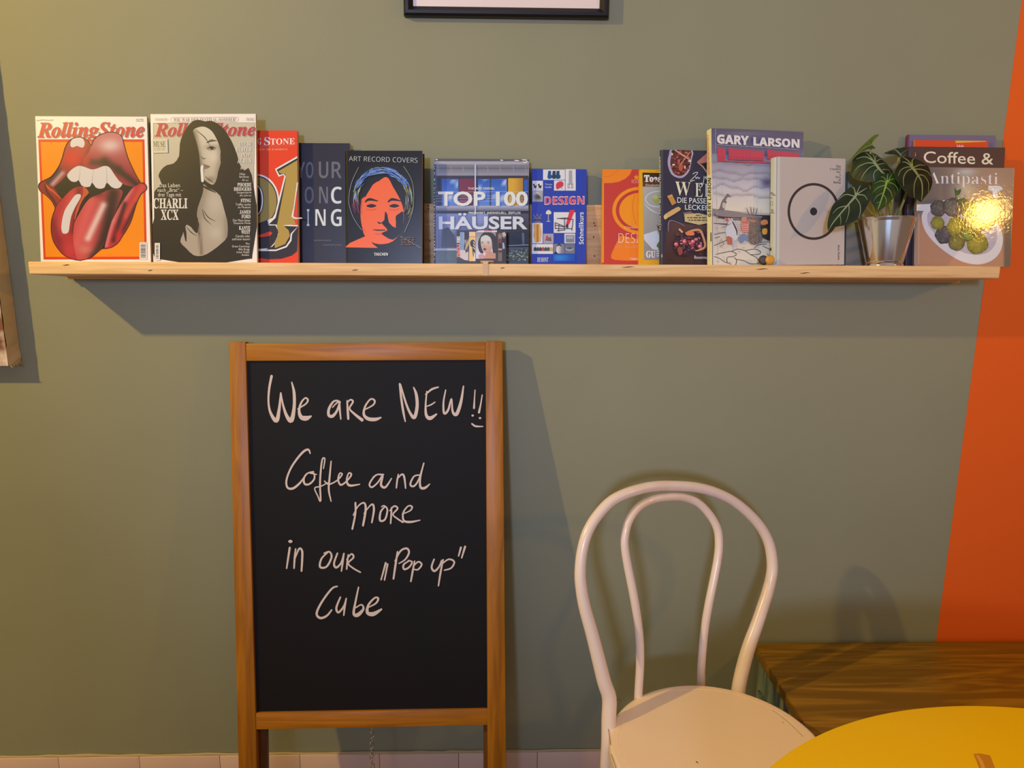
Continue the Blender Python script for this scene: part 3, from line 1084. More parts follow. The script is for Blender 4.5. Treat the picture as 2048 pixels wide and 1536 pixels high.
def glass(x, y):
    c = mixc((118, 124, 168), (62, 60, 92), (y - 745) / 400)
    v = math.sin(x * 0.018 + 1.3) + math.sin(y * 0.02 + x * 0.006)
    return mixc(c, (150, 152, 190), (v - 0.6) * 0.4)


a.grad([(190, 745), (800, 745), (800, 1160), (190, 1160)], glass, 22)
a.grad([(800, 745), (1268, 745), (1268, 1140), (800, 1140)], lambda x, y: mixc((84, 76, 90), (42, 40, 46), (y - 745) / 260), 30)
a.poly([(1040, 965), (1262, 960), (1262, 1130), (1040, 1130)], (40, 40, 48))
a.line([(1205, 970), (1210, 1110)], 26, (86, 92, 120), 0)
a.poly([(250, 1130), (262, 930), (330, 900), (400, 1000), (430, 1140)], (50, 48, 62))
for x in (206, 236, 456):
    a.line([(x, 740), (x, 1160)], 8, (112, 112, 140), 0)
a.line([(655, 745), (655, 1160)], 12, (92, 88, 104), 0)
a.rect(165, 1152, 440, 1176, (176, 160, 164))
a.rect(190, 1176, 1268, 1300, (72, 80, 76))
rr = random.Random(4)
for i in range(90):
    x, y = rr.uniform(1020, 1255), rr.uniform(1160, 1295)
    a.ell(x, y, rr.uniform(4, 13), rr.uniform(4, 10), rr.choice([(176, 170, 130), (128, 124, 92), (60, 58, 44), (150, 148, 120), (92, 92, 72)]), 7)
a.line([(1030, 1120), (1268, 1112)], 10, (150, 146, 140), 0)
a.line([(1030, 1150), (1268, 1146)], 7, (120, 112, 112), 0)
a.line([(647, 172), (648, 700), (646, 760)], 15, (190, 184, 196), 0)
a.text('THOMAS DREXEL', 562, 441, 876, 468, (232, 224, 226), '', off=0.012)


a.text('TOP 100', 213, 487, 1262, 660, (222, 210, 220), '', off=0.03)
a.text('PREISWERT, INDIVIDUELL, ZEITLOS', 570, 725, 1176, 758, (226, 216, 214), '', off=0.012)
a.text('HAUSER', 222, 778, 1258, 932, (208, 198, 206), '', off=0.03)
a.rect(452, 742, 485, 768, (208, 198, 206))
a.rect(508, 742, 541, 768, (208, 198, 206))
for x, y, w in ((180, 118, 30), (935, 125, 40), (1095, 128, 70), (1195, 150, 60), (1180, 122, 80), (1240, 140, 22)):  # torn laminate along the top edge, its highlights painted as white bits
    a.poly([(x, y - 5), (x + w * 0.5, y - 8), (x + w, y - 2), (x + w * 0.8, y + 6), (x + w * 0.3, y + 3)], (236, 228, 216))
for i in range(34):
    y = 120 + i * 35 + rr.uniform(-8, 8)
    a.rect(166, y, 170 + rr.uniform(2, 10), y + rr.uniform(6, 16), (186, 178, 182))
bk.done()

# --- tiny art postcard book
CT = (900, 450, 15.754)
bk = Book('book', 'tiny thick book with a collage cover, standing before the architecture book', 'book', -0.0771, -0.097, 0.0, 7.0, 0.1047, 0.0712, 0.024, (60, 48, 44), (70, 60, 58), m=M_gloss)
a = bk.art(CT)
a.rect(215, 360, 315, 560, (214, 190, 172))
a.text('S', 250, 370, 285, 430, (40, 34, 34), 'b')
a.text('FA', 232, 470, 308, 535, (40, 34, 34), 'b')
a.rect(215, 600, 315, 1010, (206, 122, 112))
for x, y, r in ((250, 660, 26), (270, 760, 30), (240, 860, 24), (280, 950, 26)):
    a.ell(x, y, r, r * 1.3, (178, 60, 62) if y > 700 else (60, 48, 42), 12)
a.rect(215, 1020, 470, 1140, (52, 62, 46))
a.rect(315, 225, 445, 790, (128, 142, 166))
a.rect(440, 238, 605, 600, (48, 42, 50))
a.poly([(455, 480), (520, 455), (520, 540), (470, 590)], (150, 138, 140))
a.line([(440, 235), (440, 605), (605, 605)], 12, (216, 200, 196), 0)
a.poly([(500, 600), (590, 420), (600, 600), (520, 760), (470, 780)], (190, 150, 100))
a.ell(550, 775, 38, 45, (64, 80, 120), 14)
a.poly([(315, 785), (480, 790), (500, 880), (580, 830), (580, 1120), (460, 1105), (315, 1020)], (204, 180, 168))
a.rect(603, 215, 805, 365, (236, 184, 132))
a.rect(603, 375, 805, 1140, (232, 178, 100))
a.ell(715, 580, 84, 118, (58, 46, 50), 20)
a.poly([(700, 640), (790, 600), (790, 1010), (740, 1020), (710, 880)], (44, 38, 44))
for y in (520, 610, 700, 860):
    a.line([(735, y), (780, y + 70)], 24, (222, 202, 190), 0)
a.line([(770, 900), (762, 1130)], 34, (226, 206, 190), 0)
a.rect(805, 215, 1515, 1140, (64, 48, 42))
a.grad([(815, 225), (1440, 225), (1440, 1060), (815, 1060)], lambda x, y: mixc((150, 134, 130), (210, 194, 196), (y - 300) / 500), 50)
# a long-haired woman, plain stand-in portrait
a.poly([(960, 360), (1050, 245), (1190, 220), (1340, 260), (1450, 380), (1505, 560), (1505, 1000), (1380, 1000), (1330, 700), (1310, 480), (1200, 340), (1080, 330), (980, 400), (970, 600), (1010, 760), (1060, 880), (970, 890), (900, 780), (880, 620), (900, 480)], (54, 42, 38), 2)
a.grad([(970, 420), (1080, 325), (1200, 340), (1290, 430), (1320, 600), (1330, 720), (1280, 820), (1180, 890), (1100, 870), (1030, 780), (980, 640)], lambda x, y: mixc((206, 192, 174), (198, 142, 114), (y - 480) / 260), 26, 3)
a.poly([(1130, 900), (1290, 810), (1330, 880), (1440, 890), (1440, 1060), (1060, 1060)], (196, 132, 104))
a.poly([(890, 960), (1000, 910), (1080, 960), (1060, 1060), (930, 1050)], (200, 140, 136), 3)
for cx in (1020, 1210):
    a.line([(cx - 50, 545), (cx, 530), (cx + 50, 548)], [6, 18, 6], (70, 56, 48))
    a.ell(cx, 572, 26, 13, (84, 70, 62), 12)
a.line([(1070, 610), (1085, 690)], [8, 16], (170, 110, 92), 0)
a.poly([(1050, 760), (1090, 730), (1140, 755), (1110, 800), (1080, 800)], (88, 34, 36), 3)
a.rect(1515, 260, 1640, 1140, (120, 94, 76))
a.ell(1570, 360, 50, 60, (150, 118, 92), 12)
a.rect(1525, 440, 1640, 560, (120, 52, 34))
a.rect(1525, 565, 1640, 735, (46, 34, 32))
a.rect(1525, 750, 1640, 790, (190, 150, 110))
a.rect(1525, 800, 1640, 870, (90, 44, 34))
a.rect(1640, 210, 1775, 1140, (44, 38, 46))
a.poly([(1640, 250), (1720, 220), (1770, 300), (1720, 420), (1660, 380)], (200, 160, 150))
a.ell(1705, 385, 32, 34, (120, 112, 116), 12)
a.poly([(1650, 560), (1700, 560), (1730, 740), (1660, 760)], (170, 156, 166))
a.poly([(820, 215), (900, 180), (1080, 165), (1480, 150), (1480, 225), (820, 228)], (222, 200, 190))
a.poly([(1080, 165), (1320, 150), (1320, 200), (1080, 210)], (216, 110, 90))
bk.done()

# --- blue design guide
bk = Book('book', 'blue paperback covered with little pictures of chairs, lamps and vases', 'book', 0.0835, -0.0522, 0.5, 7.1, 0.1186, 0.2074, 0.012, (42, 60, 150), (32, 46, 120), m=M_gloss)
a = bk.art(C4)
WH = (222, 206, 204)
BKK = (48, 44, 50)
for r in ((1440, 228, 1697, 350), (1702, 222, 1822, 475), (1315, 360, 1438, 475), (1568, 356, 1696, 475), (1565, 728, 1820, 970), (1312, 855, 1435, 1092), (1690, 978, 1815, 1092), (1310, 1100, 1557, 1215)):
    a.rect(*r, WH)
for x0, c in ((1492, (32, 76, 130)), (1545, (38, 58, 76)), (1590, (34, 66, 100))):
    a.poly([(x0 + 8, 245), (x0 + 42, 243), (x0 + 42, 290), (x0 + 54, 296), (x0 + 52, 330), (x0 + 14, 342), (x0 - 2, 322), (x0 + 2, 292)], c)
a.grad([(1742, 240), (1778, 238), (1782, 390), (1740, 392)], lambda x, y: (150, 140, 142) if int(y / 12) % 2 else (170, 160, 160), 8)
a.line([(1728, 400), (1790, 398)], 7, (110, 100, 100), 0)
for x in (1730, 1745, 1775, 1788):
    a.line([(x, 392), (x, 452)], 4, (110, 100, 100), 0)
a.line([(1730, 440), (1788, 440)], 3, (130, 118, 118), 0)
for cx in (1338, 1395):
    a.poly([(cx - 18, 400), (cx + 4, 395), (cx + 6, 420), (cx + 28, 410), (cx + 24, 440), (cx, 448)], BKK)
    a.line([(cx - 12, 440), (cx - 16, 465)], 4, BKK, 0)
    a.line([(cx + 18, 436), (cx + 14, 465)], 4, BKK, 0)
a.grad([(1316, 480), (1438, 478), (1438, 605), (1316, 605)], lambda x, y: blob((176, 166, 162), x, y, 1380, 550, 52, 45, (70, 64, 64), 1.1), 12)
a.line([(1335, 520), (1370, 500), (1410, 530), (1425, 560)], [4, 16, 14, 4], (190, 178, 170))
a.poly([(1592, 440), (1592, 400), (1620, 372), (1660, 368), (1678, 395), (1668, 428), (1635, 440), (1612, 458), (1598, 458)], (210, 52, 62), 3)
a.line([(1620, 452), (1650, 440), (1668, 462)], 3, BKK)
a.text('Thomas', 1462, 392, 1545, 411, (206, 200, 212), '')
a.text('Hauffe', 1462, 425, 1540, 446, (206, 200, 212), '')
a.text('DESIGN', 1456, 544, 1924, 644, (228, 196, 200), 'sb', dy=-6, off=0.02)
a.text('DESIGN', 1462, 552, 1918, 636, (224, 62, 74), 'sb', dy=-6, off=-0.006)
a.text('Schnellkurs', 1858, 728, 1914, 1104, (224, 212, 220), 'sb', turn=1)
a.poly([(1474, 750), (1478, 720), (1502, 702), (1530, 718), (1534, 750)], (226, 204, 172), 2)
a.line([(1502, 752), (1502, 832)], 9, (190, 170, 160), 0)
a.line([(1480, 836), (1524, 836)], 8, (200, 182, 168), 0)
for q in ([(1325, 760), (1350, 790), (1370, 750), (1395, 790), (1424, 752)], [(1330, 800), (1420, 800)], [(1345, 826), (1405, 826)], [(1335, 845), (1415, 845)]):
    a.line(q, 7, (156, 140, 126), 0)
a.rect(1345, 802, 1405, 828, (84, 56, 46))
a.poly([(1752, 704), (1812, 700), (1752, 850), (1728, 892), (1704, 884)], (224, 46, 58))
for q in ([(1600, 800), (1790, 812)], [(1630, 800), (1740, 795)], [(1580, 850), (1690, 895), (1730, 905)], [(1580, 850), (1582, 925)], [(1582, 918), (1780, 920)], [(1690, 812), (1690, 930)], [(1790, 812), (1775, 945)], [(1625, 868), (1622, 955)], [(1600, 945), (1700, 935)], [(1585, 880), (1690, 900)]):
    a.line(q, 8, (60, 44, 40), 0)
a.poly([(1704, 884), (1728, 860), (1735, 900), (1720, 922)], BKK)
a.grad([(1330, 870), (1402, 866), (1415, 960), (1408, 1070), (1350, 1085), (1330, 1000), (1338, 940)], lambda x, y: mixc((230, 170, 70), (168, 92, 30), 0.5 + 0.5 * math.sin(x * 0.12)), 9)
a.rect(1442, 980, 1562, 1095, (168, 152, 160))
a.poly([(1462, 1060), (1490, 1000), (1510, 1030), (1530, 1010), (1540, 1070)], (120, 84, 84))
a.ell(1487, 1025, 16, 22, (190, 70, 70), 10)
a.rect(1705, 996, 1802, 1080, (130, 122, 126))
a.rect(1715, 1004, 1792, 1042, (164, 158, 166))
for i, c in enumerate(((40, 44, 44), (52, 66, 54), (56, 60, 56), (190, 50, 60), (60, 74, 66), (70, 80, 64), (214, 150, 60))):
    x = 1330 + i * 31
    a.poly([(x, 1178), (x + 3, 1150), (x + 14, 1136), (x + 30, 1146), (x + 34, 1178)], c, 2)
a.rect(1563, 1100, 1685, 1215, (130, 120, 122))
a.grad([(1592, 1200), (1600, 1130), (1625, 1105), (1655, 1125), (1655, 1180), (1640, 1212)], lambda x, y: mixc((220, 206, 200), (150, 134, 130), (x - 1605) / 50), 14)
a.line([(1602, 1130), (1626, 1108), (1656, 1130)], [6, 20, 6], (44, 40, 44))
a.poly([(1563, 1215), (1590, 1180), (1610, 1215)], BKK)
a.rect(1690, 1100, 1812, 1215, (112, 108, 118))
a.ell(1750, 1160, 46, 24, (160, 152, 158), 16)
a.ell(1750, 1150, 36, 13, (84, 80, 92), 16)
a.grad([(1560, 1222), (1815, 1220), (1815, 1305), (1560, 1305)], lambda x, y: blob((30, 70, 156), x, y, 1640, 1260, 120, 60, (44, 124, 196)), 24)
a.text('DUMONT', 1372, 1258, 1500, 1312, (214, 206, 214), 'b')
bk.done()

# --- orange design pocket book
bk = Book('book', 'orange and red pocket book with concentric orange rings around thin white letters', 'book', 0.2361, -0.0528, 0.2, 7.0, 0.1393, 0.2077, 0.0125, (198, 58, 42), (244, 140, 20), m=M_gloss)
a = bk.art(C5)
O1 = (248, 138, 16)
a.rect(108, 470, 133, 1370, O1)
a.poly([(108, 470), (405, 470), (385, 520), (345, 560), (280, 592), (210, 605), (133, 606), (108, 606)], (242, 124, 22), 0)
a.line([(270, 480), (200, 535), (133, 545)], 4, (214, 96, 20))
a.ell(478, 868, 264, 226, O1, 56)
a.ell(478, 868, 230, 196, (190, 52, 44), 56)
a.ell(478, 868, 198, 168, O1, 56)
a.line([(430, 720), (412, 800), (415, 900), (440, 1000)], 5, (206, 96, 26))
a.poly([(205, 1330), (215, 1265), (268, 1155), (300, 1110), (480, 1150), (700, 1160), (740, 1330), (480, 1350), (300, 1348)], (240, 120, 22), 2)
a.poly([(446, 522), (454, 540), (474, 542), (459, 554), (464, 574), (446, 563), (428, 574), (433, 554), (418, 542), (438, 540)], (250, 140, 20))
a.text('ICONS', 398, 573, 520, 606, (240, 170, 150), 'ss')
a.text('Charlotte & Peter Fiell', 332, 1020, 640, 1042, (250, 190, 150), '')
a.text('DESIGN', 274, 1088, 600, 1180, (246, 214, 204), 'ss', off=-0.02)
a.text('DES 20. JAHRHUNDERTS', 248, 1204, 690, 1234, (246, 140, 90), 'ss')
a.text('TASCHEN', 384, 1324, 520, 1344, (250, 200, 180), 'sb')
bk.done()

# --- toast cook book
bk = Book('book', 'yellow edged cook book with chunky white lettering over a toast plate photo', 'book', 0.3150, -0.0690, 3.2, 7.5, 0.1600, 0.2052, 0.011, (232, 158, 24), (226, 150, 24), m=M_gloss)
a = bk.art(C5)
a.grad([(503, 505), (1220, 520), (1230, 1345), (518, 1343)], lambda x, y: mixc((182, 168, 150), (150, 134, 124), (y - 600) / 700), 60)
a.grad([(503, 505), (1220, 520), (1220, 640), (506, 640)], lambda x, y: mixc((58, 40, 18), (110, 60, 20), (y - 505) / 140), 40)
a.ring(650, 760, 116, 74, 10, (206, 196, 186))
a.ell(660, 765, 60, 44, (168, 160, 84), 20)
a.ell(630, 740, 26, 20, (190, 182, 110), 14)
a.line([(520, 800), (580, 860), (660, 900)], [3, 14, 4], (200, 188, 178))
a.poly([(515, 1100), (640, 1060), (670, 1120), (650, 1250), (600, 1240), (520, 1150)], (206, 196, 204))
a.poly([(640, 1005), (700, 1050), (710, 1090), (660, 1070)], (96, 62, 34))
a.poly([(640, 1200), (690, 1140), (720, 1200), (690, 1240), (650, 1225)], (92, 112, 48), 2)
a.text('Toasts', 518, 528, 745, 596, (236, 222, 208), 'b', off=0.03)
a.text('Elisabeth D\u00f6pp', 534, 614, 760, 642, (226, 196, 170), '')
a.text('GU', 538, 1256, 628, 1322, (238, 226, 214), 'b', off=0.02)
a.lines(638, 1256, 760, 1322, 3, (220, 206, 196), 0.4)
bk.done()

# --- wine cook book
bk = Book('book', 'dark navy cook book with bowl, corks and a fruit toast, narrow rounded spine', 'book', 0.3565, -0.0905, 6.0, 7.2, 0.1972, 0.2425, 0.012, (56, 49, 60), (54, 50, 60), hard=True, rnd=0.007, m=M_satin)
a = bk.art(C5)
a.grad([(748, 985), (770, 968), (860, 985), (960, 1005), (1500, 1010), (1500, 1380), (700, 1380), (722, 1200)], lambda x, y: mixc((92, 60, 56), (70, 42, 38), (y - 1000) / 330), 50)
a.poly([(793, 268), (980, 282), (978, 370), (960, 470), (932, 520), (885, 556), (832, 552), (782, 522), (755, 462), (745, 400), (758, 330)], (176, 154, 168), 2)
a.poly([(808, 272), (966, 284), (966, 370), (946, 462), (918, 508), (880, 536), (838, 534), (800, 508), (778, 458), (770, 400), (784, 330)], (104, 48, 44), 2)
rr = random.Random(21)
for i in range(70):
    x, y = rr.uniform(782, 955), rr.uniform(285, 525)
    if ((x - 865) / 95) ** 2 + ((y - 380) / 150) ** 2 > 1:
        continue
    a.ell(x, y, rr.uniform(7, 18), rr.uniform(6, 14), rr.choice([(150, 62, 50), (176, 84, 66), (72, 32, 32), (60, 46, 34), (196, 100, 70), (120, 60, 66), (84, 40, 40)]), 8)
for x, y, rx, ry in ((800, 432, 15, 8), (955, 395, 16, 10), (908, 455, 7, 16), (786, 330, 8, 12)):
    a.ell(x, y, rx, ry, (226, 200, 160), 10)
a.ell(868, 455, 22, 40, (186, 84, 60), 14)
a.line([(810, 288), (880, 335), (958, 385)], [10, 15, 10], (212, 152, 116), 0)
a.line([(862, 435), (910, 370), (958, 310)], [8, 13, 9], (192, 124, 92), 0)
a.poly([(1025, 402), (1120, 318), (1180, 330), (1180, 400), (1062, 420)], (178, 108, 92))
a.poly([(1062, 420), (1180, 395), (1180, 520), (1120, 480)], (44, 34, 36))
a.line([(1026, 405), (1080, 450), (1130, 520)], [8, 14, 12], (186, 134, 108), 0)
CRM = (232, 210, 170)
WH2 = (224, 212, 206)
for q in ([(984, 524), (1000, 509), (1032, 507), (990, 556), (957, 590), (1002, 580)], [(1010, 546), (1016, 566), (1030, 548), (1040, 566), (1052, 552)], [(1092, 540), (1086, 600), (1066, 642), (1044, 640), (1050, 616), (1076, 606)], [(1104, 560), (1120, 552), (1112, 544), (1102, 556), (1116, 568)], [(1140, 520), (1132, 566), (1122, 560), (1132, 546)]):
    a.line(q, 5.5, WH2, 4)
a.text('W', 814, 592, 962, 724, CRM, 'b', dy=10, off=-0.006)
a.text('E', 1004, 606, 1078, 736, CRM, 'b', dy=4, off=-0.01)
a.text('I', 1094, 612, 1128, 740, (206, 190, 176), 'b', off=-0.02)
a.text('N', 1148, 618, 1250, 746, CRM, 'b', dy=6, off=-0.01)
a.text('DIE PASSENDEN', 834, 744, 1292, 796, WH2, '', dy=16, off=0.004)
a.text('LECKEREIEN', 908, 813, 1275, 862, WH2, '', dy=12, off=0.004)
a.poly([(738, 732), (783, 714), (826, 798), (784, 822)], (200, 132, 62))
a.poly([(738, 732), (783, 714), (792, 730), (746, 750)], (214, 150, 84))
a.poly([(704, 932), (722, 902), (832, 838), (858, 844), (862, 868), (738, 944), (714, 956)], (214, 162, 98), 2)
a.ell(722, 932, 18, 22, (226, 178, 112), 12)
a.poly([(890, 892), (960, 878), (985, 896), (1010, 925), (910, 970)], (128, 98, 88))
a.poly([(904, 905), (1040, 896), (1160, 926), (1160, 985), (1042, 1008), (906, 976)], (204, 170, 116))
a.lines(1012, 912, 1064, 926, 1, (96, 74, 50), 0.7)
a.lines(930, 934, 1150, 950, 1, (96, 74, 50), 0.7)
a.lines(942, 958, 1150, 974, 1, (96, 74, 50), 0.7)
a.line([(748, 1070), (750, 985), (780, 966), (850, 990), (905, 1020)], [4, 6, 5, 4, 3], (168, 138, 140))
a.line([(855, 1052), (880, 1076)], 18, (232, 160, 92), 0, True)
a.poly([(800, 1200), (830, 1130), (905, 1090), (960, 1050), (1040, 1050), (1080, 1110), (1095, 1200), (1050, 1240), (1000, 1270), (900, 1310), (820, 1280)], (64, 38, 44), 2)
for i in range(120):
    x, y = rr.gauss(950, 75), rr.gauss(1175, 50)
    if not (795 < x < 1095 and 1060 < y < 1300):
        continue
    a.ell(x, y, rr.uniform(6, 20), rr.uniform(6, 15), rr.choice([(58, 36, 50), (76, 62, 92), (40, 28, 36), (172, 60, 66), (206, 120, 110), (96, 44, 48), (120, 62, 52)]), 9)
a.line([(905, 1090), (960, 1068), (1040, 1060), (1075, 1120), (1095, 1215), (1040, 1250), (1000, 1258)], [10, 20, 22, 20, 22, 18, 8], (206, 136, 96))
a.poly([(912, 1085), (950, 1068), (990, 1084), (985, 1110), (920, 1110)], (226, 120, 76), 2)
for x, y in ((898, 1170), (978, 1170), (818, 1196), (1045, 1216)):
    a.ell(x, y, 20, 19, (214, 92, 96), 14)
    a.ell(x - 4, y - 5, 8, 7, (240, 190, 180), 10)
a.poly([(830, 1230), (870, 1225), (880, 1280), (845, 1300)], (150, 70, 56), 2)
a.text('Bassermann', 992, 1305, 1152, 1334, (226, 196, 190), '', dy=3)
a2 = bk.art(C5, 'spine')
a2.text('Zu jedem WEIN die passenden LECKEREIEN', 664, 350, 684, 1060, (214, 202, 190), 'b', turn=1, dy=0)
a2.text('B', 684, 1290, 696, 1320, (224, 214, 204), 'b')
bk.done()

# --- cartoon book
bk = Book('book', 'tall cartoon book with a clouded grey sky cover and a cream spine', 'book', 0.4605, -0.1130, 10.0, 7.9, 0.2123, 0.2829, 0.0215, (120, 106, 112), (238, 208, 150), rnd=0.0012, m=M_gloss, paper=(222, 197, 182))
a = bk.art(C6)


def sky2(x, y):
    u = y - 0.045 * (x - 130)
    c = mixc((98, 86, 100), (120, 106, 118), (u - 80) / 250)
    if u > 330:
        c = mixc((150, 134, 140), (204, 184, 176), (u - 330) / 330)
    if u > 660:
        c = mixc((204, 184, 172), (226, 200, 170), (u - 660) / 200)
    wv = 0
    for yy, amp, ph in ((395, 22, 0.3), (505, 14, 1.2), (565, 12, 2.4), (645, 20, 0.8), (720, 9, 3.3)):
        e = u - yy - amp * math.sin(x * 0.017 + ph) - amp * 0.5 * math.sin(x * 0.041 + ph * 3)
        if -46 < e < 0:
            wv = max(wv, (1 + e / 46) ** 2)
        if 0 <= e < 6:
            wv = max(wv, 1 - e / 6)
    c = mixc(c, (104, 90, 104), wv * 0.45)
    c = blob(c, x, y, 640, 600, 70, 60, (86, 76, 96), 0.85)
    c = blob(c, x, y, 420, 130, 240, 26, (140, 126, 132), 0.5)
    return c


a.grad([(100, 70), (1010, 120), (1020, 930), (120, 900)], sky2, 13)
a.grad([(120, 860), (1015, 915), (1015, 1400), (125, 1390)], lambda x, y: mixc((196, 172, 154), (222, 196, 168), (y - 950) / 350), 40)
a.poly([(120, 850), (260, 866), (400, 888), (500, 908), (700, 915), (1015, 920), (1015, 985), (700, 972), (500, 962), (300, 935), (120, 925)], (142, 122, 116))
for q in ([(130, 905), (200, 930), (330, 940), (480, 955)], [(150, 930), (260, 950), (420, 962)], [(130, 992), (250, 1000), (330, 990)], [(500, 912), (660, 920), (1000, 925)]):
    a.line(q, [6, 12, 8, 5][:len(q)], (66, 54, 54))
a.poly([(158, 872), (185, 850), (200, 800), (215, 768), (246, 732), (254, 712), (268, 708), (292, 730), (288, 742), (266, 738), (248, 772), (258, 792), (246, 800), (238, 850), (222, 868), (190, 866)], (120, 104, 98), 2)
a.ell(228, 820, 16, 30, (196, 176, 158), 12)
rr = random.Random(8)
CK = (66, 52, 48)
for q in ([(135, 1310), (190, 1330), (230, 1360), (300, 1385)], [(135, 1205), (200, 1180), (260, 1150)], [(150, 1290), (240, 1270), (300, 1262), (350, 1285), (320, 1310), (260, 1320), (260, 1370)], [(300, 1262), (360, 1240), (430, 1255), (480, 1290), (540, 1320), (560, 1350)], [(430, 1255), (520, 1240), (580, 1262), (560, 1290), (480, 1292)], [(350, 1340), (420, 1350), (480, 1380), (560, 1376), (600, 1340)], [(520, 1230), (560, 1200), (640, 1190)], [(600, 1210), (680, 1250), (720, 1300)], [(135, 1100), (200, 1085), (250, 1080)], [(140, 1135), (190, 1120)], [(560, 1180), (640, 1170), (700, 1180)], [(340, 1395), (350, 1350), (330, 1320)], [(700, 1300), (820, 1330), (960, 1320)], [(760, 1240), (900, 1250)], [(640, 1290), (700, 1320), (690, 1380)]):
    a.line(q, 6, CK, 3)
for i in range(46):
    x, y = rr.uniform(140, 640), rr.uniform(985, 1370)
    L = rr.uniform(10, 34)
    a.line([(x, y), (x + L * 0.5, y + rr.uniform(-5, 5)), (x + L, y + rr.uniform(-3, 6))], [1.5, 4, 1.5], rr.choice([(150, 126, 112), (120, 100, 90), (168, 146, 130)]), 2)
for i in range(14):
    x = 150 + i * 36
    a.line([(x, 932 + rr.uniform(-8, 10)), (x + 18, 944 + rr.uniform(-6, 8)), (x + 34, 938 + rr.uniform(-6, 10))], [2, 8, 2], (84, 70, 68), 2)
# a little crowd of animals, drawn as plain shapes
a.poly([(240, 1080), (255, 1010), (290, 955), (330, 990), (355, 1060), (360, 1120), (330, 1160), (270, 1140)], (206, 192, 184), 2)
a.line([(285, 960), (310, 985), (345, 1060), (350, 1110)], [6, 12, 14, 6], CK)
a.line([(205, 1035), (250, 1015), (290, 995)], [6, 14, 8], (150, 134, 128))
a.ell(298, 962, 16, 20, (190, 172, 160), 12)
a.poly([(232, 945), (280, 945), (280, 965), (232, 980)], (216, 190, 172))
a.ell(252, 960, 18, 16, (204, 80, 84), 10)
a.poly([(250, 1120), (300, 1130), (300, 1190), (262, 1192)], (196, 92, 70), 2)
a.line([(310, 1140), (318, 1200), (322, 1240)], [14, 20, 10], (186, 172, 166))
a.poly([(400, 975), (430, 955), (460, 1000), (465, 1060), (430, 1085), (390, 1065), (388, 1010)], (202, 96, 82), 2)
for i in range(5):
    a.line([(392, 1000 + i * 17), (462, 1003 + i * 17)], 4, (236, 200, 184), 0)
a.ell(418, 955, 30, 26, (196, 130, 110), 14)
a.poly([(365, 1150), (390, 1100), (430, 1095), (470, 1140), (460, 1170), (430, 1150), (390, 1190)], (118, 124, 146), 2)
a.poly([(460, 1060), (480, 960), (520, 935), (570, 970), (600, 1050), (590, 1160), (520, 1200), (460, 1170)], (118, 98, 88), 2)
a.line([(430, 950), (490, 970), (540, 975)], [10, 24, 6], (186, 110, 84))
for i in range(40):
    x, y = rr.uniform(470, 590), rr.uniform(960, 1180)
    a.line([(x, y), (x + rr.uniform(-14, 14), y + rr.uniform(8, 26))], 4, rr.choice([(92, 76, 70), (150, 130, 116), (80, 62, 56)]), 0)
for x0, x1, y in ((440, 470, 848), (478, 488, 838), (505, 505, 842), (538, 522, 850)):
    a.line([(x0, y), (x0 + (x1 - x0) * 0.4, y + 40), (x1 if x1 != x0 else x0 - 8, 915)], 9, (112, 96, 90))
    a.ell(x0, y, 11, 11, (214, 190, 168), 10)
    a.ell(x0, y + 2, 4, 4, CK, 8)
a.poly([(575, 950), (620, 920), (670, 930), (720, 1000), (700, 1150), (590, 1130)], (54, 44, 46), 2)
a.poly([(575, 970), (630, 960), (640, 1000), (580, 1010)], (206, 120, 70), 2)
a.poly([(588, 1050), (632, 1045), (632, 1095), (592, 1100)], (214, 146, 60), 2)
for q in ([(165, 1200), (190, 1160), (200, 1140)], [(180, 1215), (220, 1190), (200, 1160)]):
    a.line(q, 5, (120, 102, 92))
a.text('GARY', 154, 142, 460, 232, (236, 216, 206), 'sb', dy=16, off=0.03)
a.text('LARSON', 502, 168, 944, 252, (236, 216, 206), 'sb', dy=22, off=0.03)
a.line([(155, 242), (930, 288)], 3, (200, 186, 186), 0)
RD = (198, 66, 80)
for x0, x1, dy0, hh in ((156, 234, 0, 124), (262, 604, 5, 116), (630, 938, 24, 90)):
    y0 = 264 + dy0
    k = (x1 - x0) * 0.052
    a.poly([(x0, y0 + 12), (x0 + 18, y0 - 2), (x0 + 40, y0 + 10), (x1, y0 + 20 + k), (x1, y0 + hh + k * 0.6), (x0 + 4, y0 + hh)], RD)
    for i in range(int((x1 - x0) / 22)):
        x = x0 + 12 + i * 22
        a.line([(x, y0 + hh - 34 + i), (x + 3, y0 + hh - 8 + i)], 5, (150, 60, 76), 0)
a.poly([(158, 390), (640, 412), (960, 428), (960, 440), (640, 424), (160, 402)], RD)
a.line([(136, 90), (160, 1375)], 4, (170, 156, 152), 0)
a2 = bk.art(C6, 'spine')
a2.poly([(64, 140), (80, 140), (98, 530), (72, 530)], (224, 162, 112))
for i in range(16):
    y = 150 + i * 23
    a2.line([(66 + i * 0.6, y), (82 + i * 0.9, y + (7 if i % 2 else -5))], 4, (206, 132, 84), 0)
a2.text('GARY LARSON', 76, 556, 108, 930, (76, 62, 44), 'sb', turn=1, off=0.01)
a2.rect(102, 1080, 114, 1166, (96, 80, 56))
bk.done()

